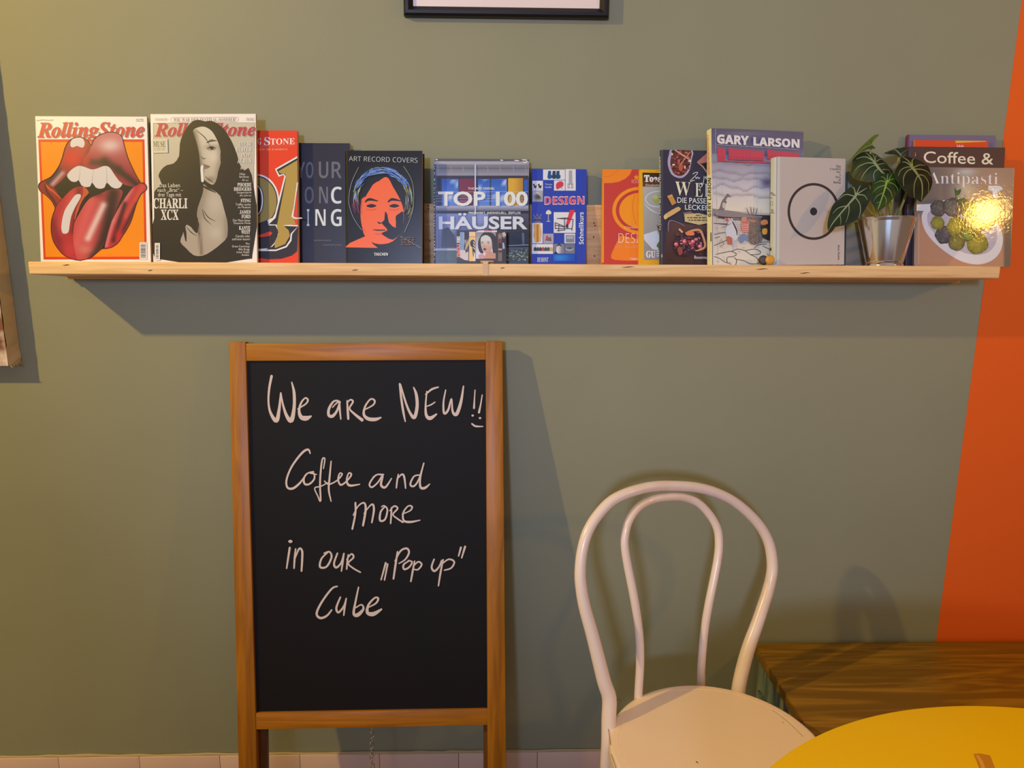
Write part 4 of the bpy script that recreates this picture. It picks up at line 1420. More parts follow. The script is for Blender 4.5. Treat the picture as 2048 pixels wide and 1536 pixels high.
# --- pale grey book with a ring
PG = (196, 168, 148)
bk = Book('book', 'thick pale grey book with a thin black circle and a black dot', 'book', 0.5905, -0.1300, 12.0, 7.2, 0.1640, 0.2221, 0.028, PG, (196, 180, 160), hard=True, rnd=0.010, m=M_matt, paper=(222, 197, 182))
a = bk.art(C6)
a.grad([(735, 345), (745, 345), (735, 1380), (725, 1380)], lambda x, y: (170, 154, 145), 40)
INK = (58, 46, 43)
a.ring(1090, 878, 238, 261, 24, INK, 72)
a.ell(1090, 878, 34, 38, INK, 32)
for t, x0, y0, x1, y1 in (('The', 1304, 434, 1352, 458), ('Creative', 1248, 460, 1352, 481), ('Act:', 1308, 488, 1350, 508), ('A', 1336, 516, 1352, 535), ('Way', 1300, 540, 1351, 562), ('of', 1326, 564, 1352, 584), ('Being', 1280, 588, 1350, 614)):
    a.text(t, x0, y0, x1, y1, (84, 68, 62), 'b', off=0.0)
a.text('Rick Rubin', 1322, 1200, 1340, 1346, (84, 68, 62), 'b', turn=-1)
a2 = bk.art(C6, 'spine')
for x0, x1, y in ((674, 700, 693), (674, 712, 706), (690, 722, 718), (678, 696, 745), (680, 704, 858), (682, 708, 872), (676, 712, 888)):
    a2.rect(x0, y, x1, y + 7, (110, 94, 82))
a2.ring(688, 800, 12, 20, 3, (110, 94, 82), 20)
a2.rect(672, 1226, 686, 1256, INK)
bk.done()

# --- book behind the plant
bk = Book('book', 'blurry landscape book standing behind the metal plant pot', 'book', 0.7720, -0.0580, 2.2, 7.6, 0.1200, 0.2062, 0.012, (112, 108, 96), m=M_gloss, paper=(218, 186, 160))
a = bk.art(C7)


def field(x, y):
    c = mixc((134, 130, 108), (142, 120, 88), (y - 470) / 200)
    c = mixc(c, (146, 118, 90), (y - 950) / 100)
    c = blob(c, x, y, 390, 520, 110, 80, (178, 142, 40), 1.0)
    c = blob(c, x, y, 300, 930, 260, 60, (176, 138, 52), 0.9)
    c = blob(c, x, y, 640, 760, 120, 90, (70, 56, 52), 0.8)
    return mixc(c, (88, 76, 66), max(0, math.sin(y * 0.05 + math.sin(x * 0.02))) * 0.35 if y > 960 else 0)


a.grad([(230, 460), (760, 470), (740, 1320), (220, 1320)], field, 22)
bk.done()

# --- stack of cook books by the plant
bk = Book('book', 'tall mauve book with a magenta spine, hindmost of the stack beside the orange wall', 'book', 0.9020, -0.0565, 1.0, 8.0, 0.1960, 0.2871, 0.010, (112, 88, 98), (100, 26, 60), hard=True, rnd=0.005, m=M_satin, paper=(218, 186, 160))
bk.done()
bk = Book('book', 'red booklet with an orange corner, tucked between mauve and brown books', 'book', 0.9130, -0.0640, 1.0, 8.0, 0.1640, 0.2740, 0.005, (212, 58, 24), (220, 110, 40), m=M_gloss, paper=(218, 186, 160))
a = bk.art(C7)
a.poly([(1222, 173), (1500, 140), (1500, 196), (1226, 208)], (250, 150, 40))
a.poly([(778, 195), (800, 195), (802, 245), (780, 245)], (240, 150, 70))
for i in range(9):
    x = 1238 + i * 7
    a.rect(x, 232 - (10 if i % 3 == 0 else 0), x + 4, 250, (240, 190, 170))
bk.done()
bk = Book('book', 'dark brown coffee cook book with cream lettering, behind the glossy antipasti book', 'book', 0.8930, -0.0805, 1.0, 8.0, 0.2110, 0.2564, 0.0125, (76, 46, 38), (56, 48, 60), hard=True, rnd=0.003, m=M_satin, paper=(218, 186, 160))
a = bk.art(C7)
a.text('Coffee &', 936, 282, 1566, 388, (226, 190, 146), '', dy=16, off=0.004)
a.rect(790, 305, 796, 325, (180, 130, 110))
a.text('i', 858, 292, 866, 330, (190, 140, 120), '')
a.grad([(800, 430), (1664, 440), (1660, 1320), (800, 1310)], lambda x, y: mixc((90, 66, 52), (60, 44, 40), (y - 430) / 500), 120)
bk.done()
bk = Book('book', 'glossy antipasti cook book showing stuffed vegetables in a white bowl', 'book', 0.9047, -0.0948, 0.5, 8.0, 0.2105, 0.2103, 0.0125, (170, 124, 84), (120, 96, 80), hard=True, rnd=0.002, m=M_crinkle, paper=(218, 186, 160))
a = bk.art(C7)


def antibg(x, y):
    c = mixc((112, 90, 74), (160, 118, 84), (x - 1000) / 350)
    c = blob(c, x, y, 1310, 640, 130, 130, (206, 170, 122), 0.9)
    c = blob(c, x, y, 1580, 560, 150, 140, (178, 126, 92), 0.8)
    c = blob(c, x, y, 1320, 470, 110, 40, (196, 178, 158), 0.8)
    c = mixc(c, (188, 124, 82), (y - 800) / 120 if x < 1650 else (y - 980) / 900)
    if x > 1655 and y > 900:
        c = (118, 92, 66)
    if x < 885:
        c = mixc(c, (150, 120, 100), 0.5)
    return c


a.grad([(840, 424), (1740, 436), (1720, 1336), (832, 1318)], antibg, 26)
a.poly([(850, 764), (1000, 758), (1120, 725), (1215, 705), (1220, 726), (1100, 760), (1000, 800), (930, 822), (850, 818)], (216, 192, 176))
BOWL = [(930, 830), (918, 890), (940, 980), (990, 1060), (1080, 1150), (1190, 1230), (1300, 1285), (1420, 1305), (1520, 1285), (1600, 1230), (1642, 1150), (1652, 1060), (1630, 980), (1590, 930), (1450, 860), (1250, 780), (1080, 770), (980, 795)]
a.poly(BOWL, (220, 190, 166), 3)
a.poly([(985, 830), (968, 890), (985, 960), (1040, 1030), (1120, 1100), (1220, 1160), (1320, 1205), (1430, 1218), (1520, 1195), (1580, 1130), (1600, 1060), (1590, 980), (1540, 930), (1420, 870), (1240, 800), (1090, 790)], (184, 156, 144), 3)
rr = random.Random(31)
for x, y, r, c in ((1070, 800, 78, (96, 80, 70)), (1200, 790, 92, (104, 86, 76)), (1310, 800, 70, (110, 96, 60)), (1120, 1040, 84, (92, 78, 72)), (1060, 930, 64, (158, 134, 50)), (1360, 790, 60, (140, 124, 50)), (1400, 920, 110, (120, 98, 60)), (1500, 900, 90, (150, 118, 70)), (1230, 960, 88, (164, 138, 44)), (1235, 1110, 76, (140, 116, 50)), (1420, 1115, 102, (160, 132, 46)), (1330, 1030, 70, (112, 110, 44))):
    def food(xx, yy, x=x, y=y, r=r, c=c):
        v = mixc(c, tuple(k * 0.6 for k in c), ((xx - x) ** 2 + (yy - y) ** 2) / (r * r) * 0.8)
        return mixc(v, (214, 190, 100), 0.3 * max(0, math.sin(xx * 0.09 + 2 * math.sin(yy * 0.05 + x)) * math.sin(yy * 0.08 + 1.5 * math.sin(xx * 0.06))))
    a.grad([(x + r * math.cos(k * 0.3927) * rr.uniform(0.9, 1.05), y + r * math.sin(k * 0.3927) * rr.uniform(0.9, 1.05)) for k in range(16)], food, 16, 2)
a.line([(1245, 720), (1300, 740), (1330, 760)], [8, 70, 10], (84, 96, 46))
a.poly([(1216, 606), (1235, 640), (1272, 622), (1262, 668), (1222, 680)], (70, 92, 40), 2)
a.line([(1222, 640), (1226, 690), (1235, 740)], 10, (74, 92, 40))
a.line([(1290, 1030), (1340, 1060), (1380, 1050)], [8, 40, 8], (120, 126, 50))
a.poly([(1516, 610), (1540, 596), (1620, 596), (1648, 616), (1640, 634), (1600, 645), (1610, 700), (1560, 700), (1555, 645), (1522, 634)], (212, 192, 182), 2)
a.text('Antipasti', 978, 470, 1604, 606, (230, 210, 192), 'b', dy=8, off=-0.018)
a.line([(858, 830), (852, 1310)], 5, (206, 160, 120), 0)
a.line([(892, 850), (888, 1300)], 4, (220, 176, 130), 0)
bk.done()
# ------------------------------------------------------------------ bottle caps and tape on the ledge
M_gold = mat('gold_cap_lacquer', lin((224, 170, 70)), 0.5, 0.35)
M_darkcap = mat('dark_cap_lacquer', lin((72, 62, 56)), 0.5, 0.4)


def cap(px, py, y, tilt, turn, m, label):
    p = at_y(px, py, y)
    r = 0.0098
    M = Matrix.Translation((p.x, y, shelf_z(y) + 0.0112)) @ Matrix.Rotation(math.radians(turn), 4, 'Z') @ Matrix.Rotation(math.radians(90 + tilt), 4, 'X')
    t = thing('bottle_cap', M, label, 'bottle cap', 'crown caps propped on the ledge')
    b = MB()
    n = 84
    vs, fs = [], []
    prof = [(0.0, 0.0030), (0.6, 0.0030), (0.80, 0.0026), (0.9, 0.0012), (1.0, -0.0028), (0.96, -0.0028), (0.84, 0.0014), (0.0, 0.0022)]
    for k in range(n):
        a = 2 * math.pi * k / n
        for i, (q, z) in enumerate(prof):
            f = 1 + (0.05 * math.cos(a * 21) if i in (4, 5) else 0.02 * math.cos(a * 21) if i == 3 else 0)
            vs.append((q * r * f * math.cos(a), q * r * f * math.sin(a), z))
    m_ = len(prof)
    for k in range(n):
        for i in range(m_ - 1):
            k2 = (k + 1) % n
            fs.append((k * m_ + i, k2 * m_ + i, k2 * m_ + i + 1, k * m_ + i + 1))
    b.add(vs, fs, (1, 1, 1))
    b.build('crimped_shell', m, t, smooth=True, angle=50)
    return t


cap(1541, 517, -0.1405, -6, 8, M_gold, 'gold bottle cap leaning against the pale grey book')
cap(1527, 517, -0.1330, -4, -14, M_darkcap, 'dark metal bottle cap beside the gold cap, before the cartoon book')
cap(1530, 506, -0.1235, -12, 30, M_darkcap, 'dark bottle cap mostly hidden behind the two caps in front of it')

M_tape = mat('beige_masking_tape', lin((226, 196, 158)), 0.6)
tb = MB()
p0, p1 = at_y(961, 520, -0.152), at_y(987, 520, -0.152)
xa, xb = p0.x, p1.x
zs = shelf_z(-0.15)
prof = [(-0.1290, shelf_z(-0.129) + 0.0004), (-0.138, shelf_z(-0.138) + 0.0046), (-0.1462, zs + 0.0056), (-0.1504, zs + 0.0040), (-0.1512, zs - 0.001), (-0.1509, zs - 0.010), (-0.1507, zs - 0.024)]
rr = random.Random(2)
for i in range(len(prof) - 1):
    (ya, za), (yb, zb) = prof[i], prof[i + 1]
    ins = 0.004 if i >= 3 else 0.0
    tb.face([(xa + ins, ya, za), (xb - ins * 2.5, ya, za), (xb - ins * 3, yb, zb), (xa + ins * 1.4, yb, zb)])
to = tb.build('masking_tape', M_tape)
md = to.modifiers.new('thickness', 'SOLIDIFY')
md.thickness = 0.0003
tag(to, 'short strip of beige tape folded over the ledge edge below the tiny collage book', 'tape')

# ------------------------------------------------------------------ picture frame above, canvas at the side
M_black = mat('black_frame_lacquer', lin((24, 19, 18)), 0.38, spec=0.3)
M_mount = mat('white_picture_mount', lin((238, 226, 224)), 0.25, spec=0.5, coat=0.3)
p = at_y(807, 31, -0.022)
q = at_y(1218, 33, -0.022)
x0, x1, z0 = p.x, q.x, (p.z + q.z) / 2
z1 = z0 + 0.60
fr = thing('picture_frame', ((x0 + x1) / 2, 0, z0), 'thin black picture frame with a white mount hanging above the ledge', 'picture')
cx = (x0 + x1) / 2
wf, hf = x1 - x0, z1 - z0
fm = MB()
sec = [(0.0, -0.001), (0.0, -0.016), (0.004, -0.022), (0.010, -0.022), (0.019, -0.013), (0.019, -0.001)]  # inset, depth
loops = []
for ins, yy in sec:
    loops.append([(-wf / 2 + ins, yy, ins), (wf / 2 - ins, yy, ins), (wf / 2 - ins, yy, hf - ins), (-wf / 2 + ins, yy, hf - ins)])
vs = [v for lp in loops for v in lp]
fs = []
for i in range(len(loops)):
    j = (i + 1) % len(loops)
    for k in range(4):
        k2 = (k + 1) % 4
        fs.append((i * 4 + k, i * 4 + k2, j * 4 + k2, j * 4 + k))
fm.add(vs, fs, (1, 1, 1))
fm.build('frame_moulding', M_black, fr, smooth=True, angle=20)
pm = MB()
pm.box(-wf / 2 + 0.018, wf / 2 - 0.018, -0.0105, -0.008, 0.018, hf - 0.018)
pm.build('picture_mount', M_mount, fr)
M_print = mat('faded_print', lin((206, 190, 180)), 0.3, spec=0.5, coat=0.3)
pm = MB()
pm.box(-wf / 2 + 0.075, wf / 2 - 0.075, -0.0110, -0.0104, 0.085, hf - 0.075)
pm.build('print', M_print, fr)

M_canvas = mat('raw_canvas', lin((232, 212, 176)), 0.85, spec=0.15)
add_noise_bump(M_canvas, 900, 0.4, 0.001, 2)
M_paintw = mat('white_canvas_paint', lin((214, 196, 180)), 0.6)
n, l, b = nodes_of(M_paintw)
tc = n.new('ShaderNodeTexCoord')
no = n.new('ShaderNodeTexNoise')
no.inputs['Scale'].default_value = 14
no.inputs['Detail'].default_value = 8
l.new(tc.outputs['Object'], no.inputs['Vector'])
cr = n.new('ShaderNodeValToRGB')
cr.color_ramp.elements[0].position, cr.color_ramp.elements[1].position = 0.40, 0.56
cr.color_ramp.elements[0].color, cr.color_ramp.elements[1].color = (*lin((128, 84, 60)), 1), (*lin((236, 222, 208)), 1)
l.new(no.outputs['Fac'], cr.inputs[0])
l.new(cr.outputs[0], b.inputs['Base Color'])
cxr, czb = -1.0700, 1.1130
cv = thing('wall_canvas', (cxr, 0, czb), 'deep raw canvas picture with a rough lower corner, hanging beyond the mouth magazine', 'picture')
cm = MB()
rr = random.Random(9)
N = 60
Hc, Wc, Dc = 0.95, 0.70, 0.0445
ed = [(rr.uniform(-0.0012, 0.0012), rr.uniform(-0.0015, 0.0015)) for _ in range(N + 1)]
for i in range(N):
    za, zb = Hc * i / N, Hc * (i + 1) / N
    f = lambda k, j: ed[k][j] * (2.2 if k < 3 else 0.6)
    cm.face([(f(i, 0), -Dc, za), (f(i, 1), -0.001, za), (f(i + 1, 1), -0.001, zb), (f(i + 1, 0), -Dc, zb)])
cm.face([(0, -Dc, 0), (-Wc, -Dc, 0), (-Wc, -0.001, 0), (0, -0.001, 0)])
cm.face([(-Wc, -Dc, 0), (-Wc, -Dc, Hc), (-Wc, -0.001, Hc), (-Wc, -0.001, 0)])
cm.face([(0, -Dc, Hc), (0, -0.001, Hc), (-Wc, -0.001, Hc), (-Wc, -Dc, Hc)])
cm.face([(0, -0.001, 0), (0, -0.001, Hc), (-Wc, -0.001, Hc), (-Wc, -0.001, 0)])
for k in range(7):
    a0 = Vector((rr.uniform(-0.002, 0.001), -Dc + rr.uniform(0, 0.04), 0.001))
    cm.tube([a0, a0 + Vector((rr.uniform(0.001, 0.004), rr.uniform(-0.004, 0.004), -0.003)), a0 + Vector((rr.uniform(0.002, 0.007), rr.uniform(-0.006, 0.006), rr.uniform(-0.005, -0.001)))], [0.0009, 0.0007, 0.0003], 5)
cm.build('canvas_wrap', M_canvas, cv)
cf = MB()
cf.box(-Wc + 0.001, -0.0012, -Dc - 0.0012, -Dc, 0.0004, Hc - 0.001, bevel=0.0006)
cf.build('painted_front', M_paintw, cv)

# ------------------------------------------------------------------ pavement chalkboard leaning on the wall
M_stain = wood('honey_stained_pine', lin((138, 84, 8)), lin((184, 120, 20)), (18, 18, 1.2), 3.2, 0.42, knots=0, contrast=(0.3, 0.7), distortion=0.8)
M_stainh = wood('honey_stained_pine_rail', lin((146, 90, 12)), lin((192, 126, 28)), (1.2, 18, 18), 3.2, 0.42, contrast=(0.3, 0.7), distortion=0.8)
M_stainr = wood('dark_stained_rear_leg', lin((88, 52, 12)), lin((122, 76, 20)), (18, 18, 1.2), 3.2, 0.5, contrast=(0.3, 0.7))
LEAN = math.radians(9.0)
BT = Vector((-0.29, -0.045, 1.1665))            # top of the front face, middle
bv = Vector((0, math.sin(LEAN), math.cos(LEAN)))
bn = Vector((0, math.cos(LEAN), -math.sin(LEAN)))
BL = BT - bv * (BT.z / math.cos(LEAN))          # foot on the floor
MBD = Matrix(((1, 0, 0, BL.x), (0, bn.y, bv.y, BL.y), (0, bn.z, bv.z, 0.0), (0, 0, 0, 1)))
MBI = MBD.inverted()


def on_board(px, py):
    q = MBI @ hit(px, py, BL, bn)
    return q.x, q.z


board = thing('chalkboard_sign', MBD, 'folding pavement blackboard in a honey wood frame with white handwriting, leaning on the wall', 'sign')
H = BT.z / math.cos(LEAN)
tl, bl_ = on_board(457, 686), on_board(476, 1500)
tli, bli = on_board(491, 686), on_board(513, 1500)
tr, br_ = on_board(1005, 682), on_board(1012, 1500)
tri, bri = on_board(971, 682), on_board(975, 1500)


def stile(xt0, xb0, xt1, xb1, zt, zb, y0, y1, m, name, dz0=0.0, zbr=None):
    """A straight post given by its outer and inner edge at two heights, run down to the floor."""
    b = bmesh.new()
    bmesh.ops.create_cube(b, size=1)

    def ex(xa, xb_, z):
        return xa + (xb_ - xa) * (zt - z) / (zt - zb)
    for v in b.verts:
        z = zt + dz0 if v.co.z > 0 else 0.002
        xx = ex(xt0, xb0, z) if v.co.x < 0 else ex(xt1, xb1, z)
        v.co = Vector((xx, y0 if v.co.y < 0 else y1, z))
    bmesh.ops.bevel(b, geom=b.edges[:], offset=0.0018, segments=2, affect='EDGES', profile=0.5)
    o = MB()
    o.bm(b)
    return o.build(name, m, board, smooth=True, angle=35)


ZT, ZB = (tl[1] + tr[1]) / 2, (bl_[1] + br_[1]) / 2
stile(tl[0], bl_[0], tli[0], bli[0], ZT, ZB, 0.0, 0.021, M_stain, 'side_post')
stile(tri[0], bri[0], tr[0], br_[0], ZT, ZB, 0.0, 0.021, M_stain, 'side_post', 0.003)


def rail(pa, pb, pc, pd, name):
    """pa, pb upper edge ends; pc, pd lower edge ends (photo points)."""
    A, Bq, C, D = (on_board(*q) for q in (pa, pb, pc, pd))
    b = bmesh.new()
    bmesh.ops.create_cube(b, size=1)
    for v in b.verts:
        s_ = A if (v.co.x < 0 and v.co.z > 0) else Bq if v.co.z > 0 else C if v.co.x < 0 else D
        v.co = Vector((s_[0], 0.0015 if v.co.y < 0 else 0.0205, s_[1]))
    bmesh.ops.bevel(b, geom=b.edges[:], offset=0.0014, segments=2, affect='EDGES', profile=0.5)
    o = MB()
    o.bm(b)
    return o.build(name, M_stainh, board, smooth=True, angle=35)


rail((491, 687), (971, 684), (491, 722), (971, 720), 'top_rail')
rail((511, 1427), (975, 1419), (511, 1460), (975, 1451), 'bottom_rail')
M_slate = print_mat('blackboard_slate', 0.6, 0.22)
add_noise_bump(M_slate, 60, 0.05, 0.001)
pb = MB()
A, Bq, C, D = (on_board(*q) for q in ((488, 716), (975, 714), (509, 1432), (978, 1424)))
SL = lin((20, 18, 17))
b = bmesh.new()
bmesh.ops.create_cube(b, size=1)
for v in b.verts:
    s_ = A if (v.co.x < 0 and v.co.z > 0) else Bq if v.co.z > 0 else C if v.co.x < 0 else D
    v.co = Vector((s_[0], 0.0085 if v.co.y < 0 else 0.0135, s_[1]))
pb.bm(b, SL)


class ChalkArt(Art):
    def __init__(s, crop):
        s.mb, s.M, s.Mi, s.crop, s.face = pb, MBD, MBI, crop, 'front'
        s.k = [1, 1, 1]
        s.n = bn
        s.p0 = MBD @ Vector((0, 0.0085, 0))
        s.layer = 6e-5

    def pt(s, x, y):
        q = s.Mi @ hit(x / s.crop[2] + s.crop[0], y / s.crop[2] + s.crop[1], s.p0, s.n)
        return (q.x, 0.0085 - s.layer, q.z)

    def col(s, c):
        return lin(c)


CH = (222, 208, 200)
K1, K2 = ChalkArt((440, 660, 3.413)), ChalkArt((440, 1060, 3.2267))
for pts, w in (
        ([(352, 315), (336, 400), (331, 490), (345, 565), (385, 620), (404, 540), (415, 430)], [16, 14, 12, 16, 26, 18, 10]),
        ([(416, 430), (430, 510), (455, 585), (487, 618), (506, 530), (506, 430), (490, 357)], [8, 12, 20, 28, 20, 18, 8]),
        ([(532, 538), (585, 505), (600, 478), (583, 464), (555, 495), (540, 550), (555, 595), (590, 602), (622, 588)], [8, 10, 12, 10, 12, 16, 26, 30, 10]),
        ([(805, 482), (775, 488), (745, 535), (742, 580), (768, 588), (798, 552), (818, 490), (795, 500), (768, 528)], [10, 12, 16, 18, 20, 14, 12, 9, 7]),
        ([(815, 490), (818, 545), (825, 608)], [12, 12, 8]),
        ([(868, 482), (872, 545), (876, 606)], [8, 14, 14]),
        ([(866, 500), (890, 476), (908, 490), (885, 535), (915, 570), (970, 614)], [8, 10, 12, 10, 14, 20]),
        ([(985, 545), (1045, 512), (1056, 482), (1028, 472), (992, 520), (982, 575), (1010, 605), (1058, 610), (1098, 598)], [7, 10, 12, 10, 12, 16, 22, 22, 10]),
        ([(1227, 368), (1238, 470), (1252, 560), (1265, 624)], [12, 14, 14, 8]),
        ([(1232, 372), (1270, 500), (1300, 570), (1328, 596), (1346, 520), (1340, 440), (1322, 392)], [10, 13, 16, 22, 20, 18, 8]),
        ([(1412, 420), (1404, 510), (1408, 580), (1435, 602), (1478, 574)], [9, 11, 18, 24, 10]),
        ([(1404, 440), (1445, 405), (1490, 390)], [8, 13, 9]),
        ([(1408, 522), (1440, 510), (1468, 492)], [6, 9, 7]),
        ([(1541, 410), (1526, 490), (1530, 568), (1558, 545), (1580, 468), (1588, 555), (1615, 574), (1645, 490), (1662, 384)], [8, 11, 14, 14, 9, 14, 22, 18, 9]),
        ([(1741, 410), (1737, 470), (1734, 532)], [7, 8, 13]),
        ([(1790, 443), (1780, 505), (1768, 562)], [7, 9, 14]),
        ([(1720, 640), (1745, 656), (1795, 658)], [10, 12, 6]),
        ([(617, 842), (602, 815), (560, 840), (492, 930), (456, 1020), (462, 1074), (500, 1080), (545, 1045), (575, 1005)], [8, 13, 14, 12, 12, 13, 15, 13, 8]),
        ([(640, 965), (598, 978), (574, 1012), (580, 1050), (612, 1050), (645, 1015), (640, 975), (612, 975), (660, 985)], [7, 10, 12, 13, 12, 11, 9, 7, 7]),
        ([(716, 905), (716, 876), (702, 878), (692, 930), (684, 1050), (688, 1166), (668, 1130), (648, 1078), (690, 1066), (735, 1042)], [7, 9, 10, 11, 12, 10, 8, 8, 8, 7]),
        ([(716, 895), (708, 945)], [9, 7]),
        ([(760, 895), (750, 1000), (744, 1090), (760, 1168)], [8, 12, 12, 7]),
        ([(715, 1030), (745, 1052), (800, 1026), (835, 985), (818, 978), (808, 1020), (825, 1056), (862, 1034), (898, 988), (880, 976), (866, 1025), (886, 1060), (955, 1052)], [8, 9, 9, 10, 9, 11, 12, 10, 11, 9, 11, 15, 7]),
        ([(1118, 985), (1065, 990), (1022, 1048), (1038, 1072), (1078, 1040), (1112, 992), (1100, 1055), (1130, 1072), (1172, 1012)], [8, 10, 11, 11, 10, 11, 15, 14, 7]),
        ([(1046, 1002), (1078, 985), (1112, 990)], [7, 9, 7]),
        ([(1218, 984), (1210, 1030), (1205, 1076)], [8, 11, 9]),
        ([(1208, 1020), (1240, 985), (1258, 1000), (1268, 1078)], [7, 11, 13, 9]),
        ([(1368, 988), (1325, 998), (1300, 1052), (1325, 1064), (1358, 1018), (1392, 908)], [8, 10, 12, 12, 10, 9]),
        ([(1392, 908), (1368, 1010), (1370, 1072), (1400, 1076), (1432, 1050)], [8, 11, 15, 16, 7]),
        ([(926, 1178), (926, 1250), (905, 1356)], [12, 12, 12]),
        ([(912, 1262), (945, 1200), (985, 1178), (996, 1225), (978, 1332)], [8, 9, 11, 14, 13]),
        ([(985, 1250), (1025, 1198), (1046, 1190), (1052, 1230), (1038, 1312)], [7, 9, 12, 13, 10]),
        ([(1128, 1202), (1098, 1240), (1094, 1298), (1128, 1290), (1144, 1225), (1122, 1198), (1104, 1204)], [9, 12, 13, 12, 11, 9, 7]),
        ([(1172, 1210), (1170, 1262), (1166, 1318)], [9, 11, 9]),
        ([(1160, 1232), (1190, 1200), (1214, 1216), (1182, 1256), (1210, 1284), (1250, 1310)], [7, 10, 11, 9, 10, 11]),
        ([(1245, 1255), (1300, 1230), (1312, 1204), (1285, 1200), (1252, 1245), (1256, 1298), (1300, 1308), (1366, 1296)], [6, 9, 11, 9, 11, 13, 14, 7])):
    K1.line(pts, [x * 1.08 for x in w], CH, 5, True)
for q, r in (((1725, 583), 9), ((1775, 600), 9)):
    K1.ell(q[0], q[1], r, r * 0.8, CH, 10, False)
for pts, w in (
        ([(450, 115), (440, 180), (430, 247)], [13, 12, 9]),
        ([(488, 122), (482, 180), (478, 246)], [9, 12, 10]),
        ([(484, 185), (510, 122), (530, 135), (530, 200), (526, 264)], [7, 12, 13, 13, 11]),
        ([(698, 142), (655, 185), (646, 238), (688, 236), (720, 175), (706, 140), (672, 150)], [9, 11, 13, 12, 12, 10, 8]),
        ([(758, 150), (736, 215), (750, 242), (782, 212), (800, 152)], [10, 12, 13, 11, 10]),
        ([(800, 152), (792, 210), (784, 264)], [9, 11, 9]),
        ([(828, 160), (822, 205), (818, 252)], [9, 11, 9]),
        ([(818, 190), (848, 154), (862, 176), (828, 214), (860, 246), (906, 272)], [7, 10, 11, 9, 10, 9]),
        ([(1070, 212), (1040, 320)], [12, 9]),
        ([(1082, 220), (1062, 322)], [11, 9]),
        ([(1146, 140), (1132, 230), (1120, 314)], [10, 13, 11]),
        ([(1130, 200), (1165, 135), (1205, 118), (1220, 145), (1195, 190), (1155, 215)], [8, 11, 12, 12, 10, 7]),
        ([(1222, 198), (1186, 222), (1188, 252), (1220, 240), (1240, 206), (1215, 196)], [8, 11, 12, 11, 10, 8]),
        ([(1256, 200), (1244, 265), (1232, 330)], [9, 12, 10]),
        ([(1248, 232), (1280, 204), (1302, 222), (1278, 254), (1250, 252)], [8, 10, 11, 10, 8]),
        ([(1382, 188), (1366, 238), (1384, 264), (1414, 236), (1430, 196)], [10, 12, 13, 11, 9]),
        ([(1440, 190), (1424, 270), (1410, 358)], [9, 12, 9]),
        ([(1428, 222), (1475, 188), (1512, 204), (1492, 244), (1448, 258)], [8, 10, 11, 10, 8]),
        ([(1555, 112), (1540, 166)], [13, 9]),
        ([(1582, 106), (1560, 178)], [13, 9]),
        ([(758, 362), (722, 378), (660, 460), (625, 535), (648, 566), (690, 552), (722, 514)], [9, 12, 13, 14, 15, 13, 9]),
        ([(778, 432), (752, 500), (766, 530), (800, 490), (816, 440)], [10, 13, 13, 11, 9]),
        ([(816, 440), (806, 495), (800, 548)], [9, 12, 9]),
        ([(895, 368), (878, 450), (864, 535), (890, 546), (926, 508), (914, 480), (876, 500)], [9, 12, 16, 24, 14, 9, 8]),
        ([(962, 496), (1008, 470), (1022, 440), (1000, 436), (960, 480), (952, 530), (990, 540), (1042, 510)], [7, 11, 13, 11, 14, 20, 26, 12])):
    K2.line(pts, [x * 1.05 for x in w], CH, 5, True)
K2.ell(456, 72, 14, 10, CH, 12, False)
pb.build('blackboard_panel', M_slate, board)

# folded rear frame: two legs and a cross bar behind, and the slack chain
zleg = 0.30
for xa, xb in ((bl_[0] + 0.028, bl_[0] + 0.058), (br_[0] - 0.052, br_[0] - 0.022)):
    o = MB()
    o.box(xa, xb, 0.0225, 0.040, 0.004, H - 0.06, bevel=0.0015)
    o.build('rear_leg', M_stainr, board, smooth=True, angle=35)
o = MB()
o.box(bl_[0] + 0.06, br_[0] - 0.054, 0.0235, 0.0385, H - 0.13, H - 0.09, bevel=0.0015)
o.build('rear_crossbar', M_stainr, board, smooth=True, angle=35)
M_chain = mat('steel_chain', (0.55, 0.52, 0.48), 0.3, 1.0)
ch = MB()
z = on_board(741, 1462)[1] + 0.012
xc = on_board(742, 1480)[0]
k = 0
while z > 0.115:
    a = math.pi / 2 if k % 2 else 0.35
    lp = []
    for i in range(14):
        t = 2 * math.pi * i / 14
        u, w = 0.0042 * math.cos(t), 0.0078 * math.sin(t)
        lp.append((xc + u * math.cos(a) + 0.0015 * math.sin(k * 0.9), 0.012 + u * math.sin(a), z + w))
    ch.tube(lp, 0.00095, 6, closed=True)
    z -= 0.0128
    k += 1
ch.build('chain', M_chain, board, smooth=True)

# ------------------------------------------------------------------ bentwood chair
M_cream = mat('cream_chair_paint', lin((236, 214, 196)), 0.3, spec=0.5, coat=0.2)
n, l, b = nodes_of(M_cream)
tc = n.new('ShaderNodeTexCoord')
no = n.new('ShaderNodeTexNoise')
no.inputs['Scale'].default_value = 7
no.inputs['Detail'].default_value = 6
l.new(tc.outputs['Object'], no.inputs['Vector'])
cr = n.new('ShaderNodeValToRGB')
cr.color_ramp.elements[0].position, cr.color_ramp.elements[1].position = 0.28, 0.42
cr.color_ramp.elements[0].color, cr.color_ramp.elements[1].color = (*lin((232, 204, 170)), 1), (*lin((244, 226, 210)), 1)
l.new(no.outputs['Fac'], cr.inputs[0])
l.new(cr.outputs[0], b.inputs['Base Color'])
M_seat = print_mat('cream_seat_paint', 0.34, 0.5)
SEAT_Z = 0.46
sc_ = Vector((0.425, -0.468, 0))
ang = math.atan2(0.4016615, 0.91578821)
MCH = Matrix.Translation((sc_.x, sc_.y, 0)) @ Matrix.Rotation(ang, 4, 'Z')
chair = thing('bentwood_chair', MCH, 'cream painted bentwood chair with a looped back beside the yellow table', 'chair')
